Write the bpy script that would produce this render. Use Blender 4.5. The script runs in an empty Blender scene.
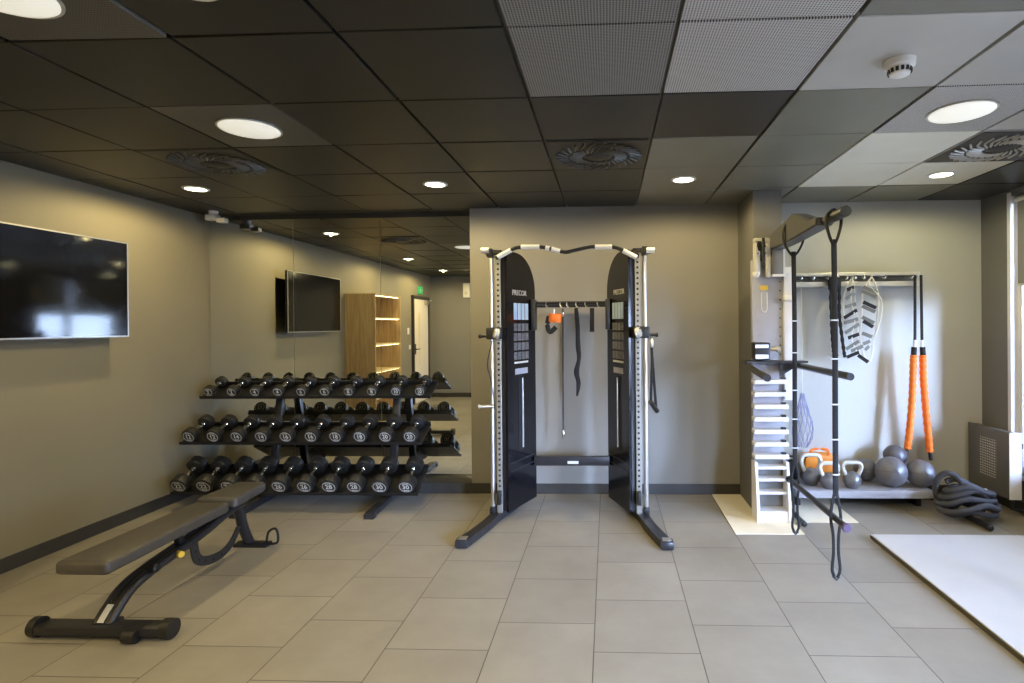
import bpy, bmesh, math, random
from mathutils import Vector, Matrix, Euler
random.seed(7)
PI = math.pi
C = bpy.context.scene.collection
SC = bpy.context.scene

# ------------------------------------------------------------------ dimensions (metres, camera above the origin)
CH = 2.53            # ceiling height
YB = 4.925           # back wall
YM = 5.07            # mirror plane in its recess
XL = -3.72           # left wall
XR = 3.20            # window wall
YR = -1.45           # wall behind the camera
XM = -1.22           # right edge of the mirror recess
FX0, FW = -0.0766, 0.4829      # floor tile grid
FY0 = 3.0204
GX0, GW = -0.3512, 0.6026      # ceiling grid
GY0 = 1.9406

# ------------------------------------------------------------------ materials
def nodes(m):
    m.use_nodes = True
    nt = m.node_tree
    return nt, nt.nodes, nt.links, nt.nodes['Principled BSDF']

def mat(name, col, rough=0.5, metal=0.0, var=0.0, scale=12.0, bump=0.0, bscale=60.0, spec=None, coat=0.0):
    m = bpy.data.materials.new(name)
    nt, N, L, b = nodes(m)
    b.inputs['Base Color'].default_value = (*col, 1)
    b.inputs['Roughness'].default_value = rough
    b.inputs['Metallic'].default_value = metal
    if spec is not None: b.inputs['Specular IOR Level'].default_value = spec
    if coat: b.inputs['Coat Weight'].default_value = coat; b.inputs['Coat Roughness'].default_value = 0.1
    tc = N.new('ShaderNodeTexCoord')
    if var:
        n = N.new('ShaderNodeTexNoise'); n.inputs['Scale'].default_value = scale; n.inputs['Detail'].default_value = 4
        L.new(tc.outputs['Object'], n.inputs['Vector'])
        r = N.new('ShaderNodeValToRGB')
        r.color_ramp.elements[0].position = 0.3; r.color_ramp.elements[1].position = 0.7
        r.color_ramp.elements[0].color = (*[c * (1 - var) for c in col], 1)
        r.color_ramp.elements[1].color = (*[min(1, c * (1 + var)) for c in col], 1)
        L.new(n.outputs['Fac'], r.inputs['Fac']); L.new(r.outputs['Color'], b.inputs['Base Color'])
    if bump:
        n2 = N.new('ShaderNodeTexNoise'); n2.inputs['Scale'].default_value = bscale; n2.inputs['Detail'].default_value = 3
        L.new(tc.outputs['Object'], n2.inputs['Vector'])
        bp = N.new('ShaderNodeBump'); bp.inputs['Strength'].default_value = bump; bp.inputs['Distance'].default_value = 0.004
        L.new(n2.outputs['Fac'], bp.inputs['Height']); L.new(bp.outputs['Normal'], b.inputs['Normal'])
    return m

def emit(name, col, strength, base=(0.8, 0.8, 0.8)):
    m = mat(name, base, 0.4)
    b = m.node_tree.nodes['Principled BSDF']
    b.inputs['Emission Color'].default_value = (*col, 1); b.inputs['Emission Strength'].default_value = strength
    return m

M = {}
M['wall'] = mat('painted_grey_wall', (0.25, 0.24, 0.22), 0.75, var=0.03, scale=1.5, bump=0.15, bscale=220)
M['wall_lit'] = mat('painted_wall_lit', (0.50, 0.50, 0.465), 0.7, var=0.02, scale=1.5, bump=0.15, bscale=220)  # wall paint lightened right of the pillar, standing in for window light
M['wall_warm'] = mat('painted_beige_wall', (0.235, 0.212, 0.148), 0.7, var=0.03, scale=1.5, bump=0.15, bscale=220)
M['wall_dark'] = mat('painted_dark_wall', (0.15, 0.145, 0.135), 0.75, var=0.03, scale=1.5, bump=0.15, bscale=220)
M['wall_rear'] = mat('painted_rear_wall', (0.22, 0.215, 0.20), 0.8, var=0.03, scale=2)
M['baseboard'] = mat('dark_skirting', (0.035, 0.034, 0.032), 0.45, var=0.1)
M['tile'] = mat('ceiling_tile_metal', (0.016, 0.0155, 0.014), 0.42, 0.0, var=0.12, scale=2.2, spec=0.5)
M['tile_lit_pale'] = mat('ceiling_tile_lit_pale', (0.44, 0.43, 0.39), 0.40, 0.0, var=0.10, scale=2.2, spec=0.7)  # dark tile with reflected window light put into its base colour
M['tile_lit_cream'] = mat('ceiling_tile_lit_cream', (0.80, 0.78, 0.66), 0.42, 0.0, var=0.05, scale=2.2)  # strongest window reflection on the tiles, painted in as cream
M['tile_lit_mid'] = mat('ceiling_tile_lit_mid', (0.16, 0.157, 0.125), 0.38, 0.0, var=0.12, scale=2.2, spec=0.7)  # fainter reflected light, painted in as a mid tone
M['void'] = mat('ceiling_void_black', (0.01, 0.01, 0.01), 0.9)
M['runner'] = mat('ceiling_runner', (0.10, 0.10, 0.09), 0.4)
M['black'] = mat('black_powder_coat', (0.007, 0.007, 0.008), 0.42, 0, var=0.15, bump=0.2, bscale=400)
M['blackgloss'] = mat('black_gloss_plastic', (0.004, 0.004, 0.006), 0.16, 0, spec=0.4)
M['rubber'] = mat('black_urethane', (0.012, 0.012, 0.0115), 0.42, 0, var=0.2, scale=30)
M['gun'] = mat('gunmetal_paint', (0.028, 0.028, 0.032), 0.32, 0.3, var=0.1)
M['pad'] = mat('brown_black_vinyl', (0.060, 0.055, 0.050), 0.36, 0, var=0.12, scale=20, bump=0.25, bscale=350)
M['alu'] = mat('perforated_upright_alu', (0.34, 0.33, 0.30), 0.4, 0.7)
M['armgrey'] = mat('dark_arm_grey', (0.06, 0.06, 0.062), 0.4)
M['chrome'] = mat('chrome', (0.72, 0.72, 0.70), 0.18, 1.0)
M['steel'] = mat('brushed_steel', (0.62, 0.61, 0.58), 0.32, 0.9, var=0.05)
M['silver'] = mat('silver_paint', (0.62, 0.61, 0.57), 0.35, 0.35)
M['white'] = mat('white_plastic', (0.80, 0.79, 0.76), 0.4)
M['whitepaint'] = mat('white_powder_coat', (0.74, 0.74, 0.76), 0.4, var=0.03)
M['greypanel'] = mat('pale_grey_panel', (0.36, 0.36, 0.40), 0.5, var=0.04)
M['midgrey'] = mat('mid_grey_paint', (0.19, 0.19, 0.185), 0.5, var=0.05)
M['label'] = mat('label_print', (0.62, 0.62, 0.58), 0.5)
M['web'] = mat('black_webbing', (0.007, 0.007, 0.009), 0.8, bump=0.5, bscale=500)
M['orange'] = mat('orange_sleeve', (0.95, 0.20, 0.02), 0.6, var=0.12, scale=30, bump=0.4, bscale=200)
M['orange2'] = mat('orange_vinyl', (0.95, 0.33, 0.04), 0.5, var=0.1)
M['yellow'] = mat('yellow_plastic', (0.75, 0.50, 0.05), 0.4)
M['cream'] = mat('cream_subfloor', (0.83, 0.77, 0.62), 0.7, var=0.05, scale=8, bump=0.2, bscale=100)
M['mat'] = mat('pale_platform', (0.60, 0.60, 0.62), 0.5, var=0.03, scale=5, bump=0.1, bscale=300)
M['matedge'] = mat('platform_edge_dark', (0.07, 0.06, 0.045), 0.6)
M['rope'] = mat('grey_rope', (0.045, 0.045, 0.055), 0.8, bump=0.8, bscale=140)
M['ball'] = mat('silver_grey_ball', (0.17, 0.17, 0.19), 0.36, 0.25, var=0.15, scale=14, bump=0.3, bscale=120)
M['balldark'] = mat('dark_grey_ball', (0.12, 0.12, 0.14), 0.4, 0.2, var=0.15, scale=14)
M['kettle'] = mat('cast_kettlebell', (0.20, 0.20, 0.215), 0.32, 0.5, var=0.1)
M['cord'] = mat('white_cord', (0.72, 0.70, 0.64), 0.7)
M['slat'] = mat('grey_green_slat', (0.16, 0.16, 0.14), 0.5)
M['bluepic'] = mat('pale_blue_print', (0.42, 0.55, 0.72), 0.4)
M['picture'] = mat('grey_print', (0.13, 0.13, 0.14), 0.4, var=0.6, scale=60)
M['purple'] = mat('mauve_end_cap', (0.09, 0.06, 0.12), 0.4)
M['green'] = emit('exit_sign_green', (0.05, 0.55, 0.18), 0.35, (0.03, 0.35, 0.12))
M['lens'] = emit('downlight_lens', (1.0, 0.90, 0.60), 9.0)
M['disc'] = emit('round_panel_lens', (1.0, 0.98, 0.84), 0.58)
M['strip'] = emit('added_shelf_light', (1.0, .80, .42), 9.0)  # glow strips added to brighten the bookshelf interior, no fitting seen
M['plug'] = mat('shelf_lit_back', (0.65, 0.52, 0.28), 0.6)

def wood(name, c1, c2, rough=0.5):
    m = mat(name, c1, rough)
    nt, N, L, b = nodes(m)
    tc = N.new('ShaderNodeTexCoord'); mp = N.new('ShaderNodeMapping'); mp.inputs['Scale'].default_value = (14, 14, 1.2)
    n = N.new('ShaderNodeTexNoise'); n.inputs['Scale'].default_value = 2.5; n.inputs['Detail'].default_value = 6
    r = N.new('ShaderNodeValToRGB'); r.color_ramp.elements[0].position = 0.35; r.color_ramp.elements[1].position = 0.65
    r.color_ramp.elements[0].color = (*c1, 1); r.color_ramp.elements[1].color = (*c2, 1)
    L.new(tc.outputs['Object'], mp.inputs['Vector']); L.new(mp.outputs['Vector'], n.inputs['Vector'])
    L.new(n.outputs['Fac'], r.inputs['Fac']); L.new(r.outputs['Color'], b.inputs['Base Color'])
    return m
M['oak'] = wood('pale_oak', (0.33, 0.23, 0.12), (0.46, 0.34, 0.19))
M['oak_lit'] = wood('oak_lit_inside', (0.80, 0.68, 0.42), (0.86, 0.74, 0.48))  # oak lightened so the shelf interior looks lit
M['door'] = wood('pale_door_laminate', (0.84, 0.76, 0.62), (0.88, 0.80, 0.66))

def floor_mat():
    m = bpy.data.materials.new('floor_tiles')
    nt, N, L, b = nodes(m)
    tc = N.new('ShaderNodeTexCoord'); sx = N.new('ShaderNodeSeparateXYZ'); L.new(tc.outputs['Object'], sx.inputs[0])
    def add(o, v):
        a = N.new('ShaderNodeMath'); a.operation = 'ADD'; L.new(o, a.inputs[0]); a.inputs[1].default_value = v; return a.outputs[0]
    cx = N.new('ShaderNodeCombineXYZ')
    L.new(add(sx.outputs['Y'], -(FY0 + FW / 2) + 40 * FW), cx.inputs['X'])
    L.new(add(sx.outputs['X'], -FX0 + 40 * FW), cx.inputs['Y'])
    br = N.new('ShaderNodeTexBrick'); br.offset = 0.5; br.offset_frequency = 2; br.squash = 1
    br.inputs['Scale'].default_value = 1; br.inputs['Mortar Size'].default_value = 0.0028; br.inputs['Mortar Smooth'].default_value = 0.3
    br.inputs['Brick Width'].default_value = FW; br.inputs['Row Height'].default_value = FW
    br.inputs['Color1'].default_value = (0.335, 0.313, 0.272, 1); br.inputs['Color2'].default_value = (0.29, 0.27, 0.235, 1)
    br.inputs['Mortar'].default_value = (0.09, 0.08, 0.075, 1)
    L.new(cx.outputs[0], br.inputs['Vector'])
    n = N.new('ShaderNodeTexNoise'); n.inputs['Scale'].default_value = 1.7; n.inputs['Detail'].default_value = 6; n.inputs['Roughness'].default_value = 0.65
    L.new(tc.outputs['Object'], n.inputs['Vector'])
    r = N.new('ShaderNodeValToRGB'); r.color_ramp.elements[0].position = 0.3; r.color_ramp.elements[1].position = 0.68
    r.color_ramp.elements[0].color = (0.83, 0.82, 0.81, 1); r.color_ramp.elements[1].color = (1.06, 1.06, 1.06, 1)
    L.new(n.outputs['Fac'], r.inputs['Fac'])
    mx = N.new('ShaderNodeMix'); mx.data_type = 'RGBA'; mx.blend_type = 'MULTIPLY'; mx.inputs['Factor'].default_value = 1
    L.new(br.outputs['Color'], mx.inputs[6]); L.new(r.outputs['Color'], mx.inputs[7]); L.new(mx.outputs[2], b.inputs['Base Color'])
    b.inputs['Roughness'].default_value = 0.42
    inv = N.new('ShaderNodeMath'); inv.operation = 'SUBTRACT'; inv.inputs[0].default_value = 1; L.new(br.outputs['Fac'], inv.inputs[1])
    bp = N.new('ShaderNodeBump'); bp.inputs['Strength'].default_value = 0.5; bp.inputs['Distance'].default_value = 0.002
    L.new(inv.outputs[0], bp.inputs['Height']); L.new(bp.outputs['Normal'], b.inputs['Normal'])
    return m
M['floor'] = floor_mat()

def perf_mat(name, base, hole, pitch, rad, rough=0.4, axes='XY'):
    m = mat(name, base, rough)
    nt, N, L, b = nodes(m)
    tc = N.new('ShaderNodeTexCoord'); sx = N.new('ShaderNodeSeparateXYZ'); L.new(tc.outputs['Object'], sx.inputs[0])
    outs = []
    for k in axes:
        a = N.new('ShaderNodeMath'); a.operation = 'MULTIPLY'; a.inputs[1].default_value = 1 / pitch; L.new(sx.outputs[k], a.inputs[0])
        f = N.new('ShaderNodeMath'); f.operation = 'FRACT'; L.new(a.outputs[0], f.inputs[0])
        s = N.new('ShaderNodeMath'); s.operation = 'SUBTRACT'; s.inputs[1].default_value = 0.5; L.new(f.outputs[0], s.inputs[0])
        q = N.new('ShaderNodeMath'); q.operation = 'POWER'; q.inputs[1].default_value = 2
        ab = N.new('ShaderNodeMath'); ab.operation = 'ABSOLUTE'; L.new(s.outputs[0], ab.inputs[0]); L.new(ab.outputs[0], q.inputs[0])
        outs.append(q.outputs[0])
    s = N.new('ShaderNodeMath'); s.operation = 'ADD'; L.new(outs[0], s.inputs[0]); L.new(outs[1], s.inputs[1])
    lt = N.new('ShaderNodeMath'); lt.operation = 'LESS_THAN'; lt.inputs[1].default_value = rad * rad; L.new(s.outputs[0], lt.inputs[0])
    mx = N.new('ShaderNodeMix'); mx.data_type = 'RGBA'
    L.new(lt.outputs[0], mx.inputs['Factor']); mx.inputs[6].default_value = (*base, 1); mx.inputs[7].default_value = (*hole, 1)
    L.new(mx.outputs[2], b.inputs['Base Color'])
    return m
M['perf'] = perf_mat('perforated_ceiling_tile', (0.26, 0.25, 0.23), (0.015, 0.015, 0.015), 0.0105, 0.33)
M['perf_dark'] = perf_mat('perforated_tile_dark', (0.11, 0.105, 0.09), (0.015, 0.015, 0.015), 0.0105, 0.33)
M['perf_lit'] = perf_mat('perforated_tile_lit', (0.52, 0.50, 0.47), (0.04, 0.04, 0.04), 0.0105, 0.30)  # perforated tile lightened for the daylight it reflects
M['radperf'] = perf_mat('perforated_radiator_panel', (0.10, 0.10, 0.095), (0.62, 0.63, 0.62), 0.021, 0.27, 0.5, 'YZ')
M['rad'] = mat('grey_radiator_casing', (0.10, 0.10, 0.095), 0.5, var=0.04)

def mirror_mat():
    m = bpy.data.materials.new('mirror_silver'); nt, N, L, b = nodes(m)
    b.inputs['Base Color'].default_value = (0.86, 0.88, 0.84, 1); b.inputs['Metallic'].default_value = 1; b.inputs['Roughness'].default_value = 0.0
    return m
M['mirror'] = mirror_mat()

def glass_mat():
    m = bpy.data.materials.new('window_glass'); m.use_nodes = True; nt = m.node_tree; N = nt.nodes; L = nt.links
    N.remove(N['Principled BSDF']); t = N.new('ShaderNodeBsdfTransparent'); t.inputs['Color'].default_value = (0.93, 0.95, 0.95, 1)
    g = N.new('ShaderNodeBsdfGlossy'); g.inputs['Roughness'].default_value = 0.02
    fr = N.new('ShaderNodeFresnel'); fr.inputs['IOR'].default_value = 1.3
    mx = N.new('ShaderNodeMixShader'); L.new(fr.outputs[0], mx.inputs[0]); L.new(t.outputs[0], mx.inputs[1]); L.new(g.outputs[0], mx.inputs[2])
    L.new(mx.outputs[0], N['Material Output'].inputs['Surface'])
    return m
M['glass'] = glass_mat()
M['screen'] = mat('tv_screen_black', (0.005, 0.005, 0.006), 0.07, 0, spec=0.45)

# bearing of a measured point: where the line of sight meets a vertical plane y = Y
CF, CPX, CPY, EYE = 558.836, 584.615, 326.769, 1.49
CROT = Matrix.Rotation(.0415, 3, 'Z') @ Matrix.Rotation(-.0035, 3, 'X') @ Matrix.Rotation(.0085, 3, 'Y')
def at(px, py, Y):
    d = CROT @ Vector(((px - CPX) / CF, 1, -(py - CPY) / CF))
    return Vector((0, 0, EYE)) + d * (Y / d.y)
# ------------------------------------------------------------------ mesh builder
class MB:
    def __init__(s): s.v = []; s.f = []; s.sm = []; s.mi = []; s.cur = 0
    def face(s, idx, sm=False): s.f.append(idx); s.sm.append(sm); s.mi.append(s.cur)
    def box(s, a, b, ch=0.0):
        x0, x1 = sorted((a[0], b[0])); y0, y1 = sorted((a[1], b[1])); z0, z1 = sorted((a[2], b[2]))
        c = Vector(((x0 + x1) / 2, (y0 + y1) / 2, (z0 + z1) / 2))
        s.obox(c, Vector((1, 0, 0)), Vector((0, 1, 0)), Vector((0, 0, 1)), (x1 - x0) / 2, (y1 - y0) / 2, (z1 - z0) / 2, ch)
        return s
    def obox(s, c, ux, uy, uz, hx, hy, hz, ch=0.0):
        ch = min(ch, hx * .9, hy * .9, hz * .9)
        bm = bmesh.new(); bmesh.ops.create_cube(bm, size=2)
        for v in bm.verts: v.co = Vector((v.co.x * hx, v.co.y * hy, v.co.z * hz))
        if ch > 0: bmesh.ops.bevel(bm, geom=bm.edges[:], offset=ch, segments=2, affect='EDGES', profile=0.6)
        o = len(s.v); bm.verts.ensure_lookup_table()
        for v in bm.verts: s.v.append(c + ux * v.co.x + uy * v.co.y + uz * v.co.z)
        for f in bm.faces: s.face([o + v.index for v in f.verts], ch > 0.004)
        bm.free(); return s
    def beam(s, p, q, w, h, ch=0.0, up=(0, 0, 1)):
        p = Vector(p); q = Vector(q); d = (q - p); L = d.length; d.normalize(); up = Vector(up)
        x = d.cross(up)
        if x.length < 1e-4: x = Vector((1, 0, 0))
        x.normalize(); z = x.cross(d)
        return s.obox((p + q) / 2, x, d, z, w / 2, L / 2, h / 2, ch)
    def tube(s, pts, r, n=10, closed=False, caps=True, flat=None, flatdir=(1, 0, 0)):
        pts = [Vector(p) for p in pts]; k = len(pts); rs = r if isinstance(r, (list, tuple)) else [r] * k
        o = len(s.v); prev = None
        for i, p in enumerate(pts):
            if closed: t = pts[(i + 1) % k] - pts[i - 1]
            else: t = pts[min(i + 1, k - 1)] - pts[max(i - 1, 0)]
            t.normalize()
            if flat is not None:
                a = Vector(flatdir); a = (a - t * a.dot(t)); a.normalize()
            elif prev is None:
                a = t.cross(Vector((0, 0, 1)))
                if a.length < 1e-3: a = t.cross(Vector((1, 0, 0)))
                a.normalize()
            else:
                a = prev - t * prev.dot(t); a.normalize()
            prev = a; bb = t.cross(a)
            for j in range(n):
                th = 2 * PI * j / n
                s.v.append(p + a * math.cos(th) * rs[i] + bb * math.sin(th) * (rs[i] if flat is None else flat))
        m = k if closed else k - 1
        for i in range(m):
            for j in range(n):
                a0 = o + i * n; b0 = o + ((i + 1) % k) * n
                s.face([a0 + j, a0 + (j + 1) % n, b0 + (j + 1) % n, b0 + j], True)
        if caps and not closed:
            s.face([o + j for j in range(n)][::-1]); s.face([o + (k - 1) * n + j for j in range(n)])
        return s
    def cyl(s, p, q, r, n=20): return s.tube([p, q], r, n)
    def lathe(s, base, axis, prof, n=28, sm=True, hollow=False):
        base = Vector(base); ax = Vector(axis).normalized(); a = ax.cross(Vector((0, 0, 1)))
        if a.length < 1e-3: a = Vector((1, 0, 0))
        a.normalize(); bb = ax.cross(a); o = len(s.v); k = len(prof)
        for (h, r) in prof:
            for j in range(n):
                th = 2 * PI * j / n; s.v.append(base + ax * h + (a * math.cos(th) + bb * math.sin(th)) * max(r, 1e-5))
        for i in range(k - 1):
            for j in range(n):
                s.face([o + i * n + j, o + i * n + (j + 1) % n, o + (i + 1) * n + (j + 1) % n, o + (i + 1) * n + j], sm)
        if prof[0][1] > .003 and abs(prof[0][1] - prof[-1][1]) < 1e-6 and (hollow or False):
            for j in range(n): s.face([o + (k - 1) * n + j, o + (k - 1) * n + (j + 1) % n, o + (j + 1) % n, o + j], sm)
        else:
            s.face([o + j for j in range(n)][::-1]); s.face([o + (k - 1) * n + j for j in range(n)])
        return s
    def prism(s, poly, org, ax, ay, depth):
        org = Vector(org); ax = Vector(ax).normalized(); ay = Vector(ay).normalized(); nz = ax.cross(ay).normalized() * depth
        o = len(s.v); k = len(poly)
        for d in (Vector((0, 0, 0)), nz):
            for (x, y) in poly: s.v.append(org + ax * x + ay * y + d)
        s.face([o + i for i in range(k)][::-1]); s.face([o + k + i for i in range(k)])
        for i in range(k): s.face([o + i, o + (i + 1) % k, o + k + (i + 1) % k, o + k + i])
        return s
    def sphere(s, c, r, n=24, sq=1.0):
        prof = [(-r * sq * math.cos(PI * i / n), r * math.sin(PI * i / n)) for i in range(n + 1)]
        return s.lathe(c, (0, 0, 1), prof, n * 2)
    def ring(s, c, axis, r0, r1, n=28, th=0.001):
        return s.lathe(c, axis, [(0, r0), (0, r1), (th, r1), (th, r0)], n, False, True)
    def text(s, txt, size, org, ax, ay, depth=0.0008):
        cu = bpy.data.curves.new('t', 'FONT'); cu.body = txt; cu.size = size; cu.align_x = 'CENTER'; cu.align_y = 'CENTER'; cu.extrude = depth; cu.resolution_u = 3
        ob = bpy.data.objects.new('t', cu); C.objects.link(ob); bpy.context.view_layer.update()
        dg = bpy.context.evaluated_depsgraph_get(); me = bpy.data.meshes.new_from_object(ob.evaluated_get(dg))
        org = Vector(org); ax = Vector(ax).normalized(); ay = Vector(ay).normalized(); nz = ax.cross(ay); o = len(s.v)
        for v in me.vertices: s.v.append(org + ax * v.co.x + ay * v.co.y + nz * v.co.z)
        for p in me.polygons: s.face([o + i for i in p.vertices])
        bpy.data.objects.remove(ob); bpy.data.meshes.remove(me); bpy.data.curves.remove(cu)
        return s
    def use(s, i): s.cur = i; return s
    def build(s, name, m, parent=None, **props):
        me = bpy.data.meshes.new(name)
        vs = s.v
        if parent is not None:
            # geometry is written in world space: bring it into the parent's space
            mw = Matrix.Identity(4); chain = []; p = parent
            while p is not None: chain.append(p); p = p.parent
            for q in reversed(chain): mw = mw @ q.matrix_basis
            inv = mw.inverted(); vs = [inv @ v for v in s.v]
        me.from_pydata([tuple(v) for v in vs], [], s.f)
        for mm in (m if isinstance(m, (list, tuple)) else [m]): me.materials.append(mm)
        me.polygons.foreach_set('use_smooth', s.sm); me.polygons.foreach_set('material_index', s.mi)
        bm = bmesh.new(); bm.from_mesh(me); bmesh.ops.recalc_face_normals(bm, faces=bm.faces); bm.to_mesh(me); bm.free()
        if any(s.sm):
            try: me.set_sharp_from_angle(angle=math.radians(38))
            except Exception: pass
        me.update()
        o = bpy.data.objects.new(name, me); C.objects.link(o)
        if parent is not None: o.parent = parent
        for k, v in props.items(): o[k] = v
        return o

def thing(name, label, cat, loc=(0, 0, 0), group=None):
    o = bpy.data.objects.new(name, None); C.objects.link(o); o.location = loc; o.empty_display_size = 0.1
    o['label'] = label; o['category'] = cat
    if group: o['group'] = group
    return o
def tag(o, label, cat, group=None):
    o['label'] = label; o['category'] = cat
    if group: o['group'] = group
    return o
def copy_tree(o, parent=None):
    c = o.copy(); C.objects.link(c); c.parent = parent
    for ch in [x for x in SC.objects if x.parent == o]: copy_tree(ch, c)
    return c
def struct(mb, name, m, parent=None): 
    o = mb.build(name, m, parent)
    if parent is None: o['kind'] = 'structure'
    return o
def arc(c, r, a0, a1, n, plane='YZ'):
    out = []
    for i in range(n + 1):
        a = math.radians(a0 + (a1 - a0) * i / n); u, v = r * math.cos(a), r * math.sin(a)
        out.append((c[0] + u, c[1] + v))
    return out
def smoothpath(pts, sub=6, closed=False):
    P = [Vector(p) for p in pts]; n = len(P); out = []
    rng = range(n) if closed else range(n - 1)
    for i in rng:
        if closed: a, b, c, d = P[i - 1], P[i], P[(i + 1) % n], P[(i + 2) % n]
        else: a, b, c, d = P[max(i - 1, 0)], P[i], P[i + 1], P[min(i + 2, n - 1)]
        for k in range(sub):
            t = k / sub
            out.append(0.5 * ((2 * b) + (c - a) * t + (2 * a - 5 * b + 4 * c - d) * t * t + (3 * b - 3 * c + d - a) * t ** 3))
    if not closed: out.append(P[-1])
    return out

# ------------------------------------------------------------------ room shell
struct(MB().box((XL - .3, YR - .3, -.12), (XR + .3, YB + .45, 0)), 'floor', M['floor'])
# two runs of tiles lifted out under the tower: pale screed seen instead
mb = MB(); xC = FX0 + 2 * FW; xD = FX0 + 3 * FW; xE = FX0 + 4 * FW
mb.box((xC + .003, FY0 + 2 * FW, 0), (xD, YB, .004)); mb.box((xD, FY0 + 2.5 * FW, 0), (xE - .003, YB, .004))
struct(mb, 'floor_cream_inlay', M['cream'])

struct(MB().box((XL - .2, YR - .2, 0), (XL, YM + .2, CH + .1)), 'wall_left', M['wall_warm'])
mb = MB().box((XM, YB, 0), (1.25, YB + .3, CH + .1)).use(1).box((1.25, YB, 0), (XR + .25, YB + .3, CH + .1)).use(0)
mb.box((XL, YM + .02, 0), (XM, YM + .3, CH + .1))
struct(mb, 'wall_back', [M['wall'], M['wall_lit']])
RA, RB = 2.25, 2.95       # rear window opening
struct(MB().box((XL, YR - .2, 0), (RA, YR, CH + .1)).box((RB, YR - .2, 0), (XR + .25, YR, CH + .1)).box((RA, YR - .2, 0), (RB, YR, .29)).box((RA, YR - .2, 2.48), (RB, YR, CH + .1)), 'wall_rear', M['wall_rear'])
W0, WB0, WB1 = 4.60, 0.29, 2.48         # window band in the right wall
mb = MB()
mb.box((XR, W0, 0), (XR + .25, YB + .3, CH + .1)); mb.box((XR, YR, 0), (XR + .25, W0, WB0)); mb.box((XR, YR, WB1), (XR + .25, W0, CH + .1))
mb.box((XR, YR - .2, WB0), (XR + .25, YR + .1, WB1))
struct(mb, 'wall_right', M['wall_dark'])
struct(MB().box((1.14, 4.42, 0), (1.36, YB, CH)), 'wall_pillar', M['wall_dark'])
# skirting
struct(MB().box((XL, YR, 0), (XL + .014, YB, .09), .003), 'baseboard_left', M['baseboard'])
struct(MB().box((XM, YB - .014, 0), (1.14, YB, .09), .003).box((1.36, YB - .014, 0), (XR, YB, .09), .003), 'baseboard_back', M['baseboard'])
struct(MB().box((XL + .014, YB - .014, 0), (XM, YM + .02, .09), .003), 'baseboard_mirror', M['baseboard'])
struct(MB().box((XL, YR, 0), (XR, YR + .014, .09), .003), 'baseboard_rear', M['baseboard'])
struct(MB().box((XR - .014, YR, 0), (XR, YB - .014, .09), .003), 'baseboard_right', M['baseboard'])
struct(MB().box((XL, YM - .012, 2.492), (XM, YM + .02, CH)), 'trim_mirror_top', M['baseboard'])

# mirrors
seams = [XL + .004, -2.91, -2.09, XM]
for i in range(3):
    t = thing('wall_mirror', ['frameless wall mirror panel beside the left wall', 'frameless middle wall mirror panel behind the dumbbell rack', 'frameless wall mirror panel nearest the cable machine'][i], 'mirror', (seams[i], YM, .09), 'mirror panels in the wall recess')
    MB().box((seams[i] + .002, YM, .092), (seams[i + 1] - .002, YM + .006, 2.49)).build('mirror_glass', M['mirror'], t)
    MB().box((seams[i] + .001, YM + .006, .092), (seams[i + 1] - .001, YM + .019, 2.49)).build('backing', M['label'], t)

# ------------------------------------------------------------------ ceiling
def cellx(i): return GX0 + GW * (i + .5)
def celly(j): return GY0 + GW * (j + .5)
discs = [(-3, 1), (3, 1), (-3, -1), (-3, -3), (3, -1), (3, -3)]
downs = [(a, b) for b in (3, -1, -4) for a in (-5, -2, 1, 4)]
vents = [(0, 2), (-4, 2), (4, 2)]
pale = {(2, 0), (3, 0), (4, 0), (4, 2), (4, 1)}  # pale, mid, perfp and cream cells have reflected light in their colour
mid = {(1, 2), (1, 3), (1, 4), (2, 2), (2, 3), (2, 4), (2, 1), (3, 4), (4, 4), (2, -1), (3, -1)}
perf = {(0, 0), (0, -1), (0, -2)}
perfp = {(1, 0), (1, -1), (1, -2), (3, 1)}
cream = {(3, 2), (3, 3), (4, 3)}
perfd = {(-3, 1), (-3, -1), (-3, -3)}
struct(MB().box((XL, YR, CH + .035), (XR, YM + .02, CH + .08)), 'ceiling_void', M['void'])
mb = MB(); mats = [M['tile'], M['tile_lit_pale'], M['perf'], M['perf_dark'], M['tile_lit_mid'], M['tile_lit_cream'], M['perf_lit']]
rt = random.Random(3)
for i in range(-6, 6):
    for j in range(-6, 6):
        x0, x1 = GX0 + GW * i + .008, GX0 + GW * (i + 1) - .008
        y0, y1 = GY0 + GW * j + .005, GY0 + GW * (j + 1) - .005
        x0 = max(x0, XL); x1 = min(x1, XR); y0 = max(y0, YR); y1 = min(y1, YB)
        tx, ty = rt.gauss(0, .0035), rt.gauss(0, .0045)
        if x1 - x0 < .05 or y1 - y0 < .05: continue
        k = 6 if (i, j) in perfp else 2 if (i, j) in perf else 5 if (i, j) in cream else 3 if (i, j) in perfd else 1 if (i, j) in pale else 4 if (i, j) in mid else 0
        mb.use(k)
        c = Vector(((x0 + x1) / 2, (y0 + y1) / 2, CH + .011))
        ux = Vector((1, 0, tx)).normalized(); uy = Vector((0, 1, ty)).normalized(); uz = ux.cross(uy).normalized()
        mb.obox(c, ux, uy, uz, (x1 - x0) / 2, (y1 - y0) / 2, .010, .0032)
mb.use(0).box((XL, YB - .01, CH), (XM, YM + .02, CH + .02))
struct(mb, 'ceiling', mats)
mb = MB()
for i in range(-5, 6): mb.box((GX0 + GW * i - .011, YR, CH + .022), (GX0 + GW * i + .011, YB, CH + .034))
for j in range(-5, 6): mb.box((XL, GY0 + GW * j - .006, CH + .021), (XR, GY0 + GW * j + .006, CH + .0335))
struct(mb, 'ceiling_grid_trim', M['runner'])

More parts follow.
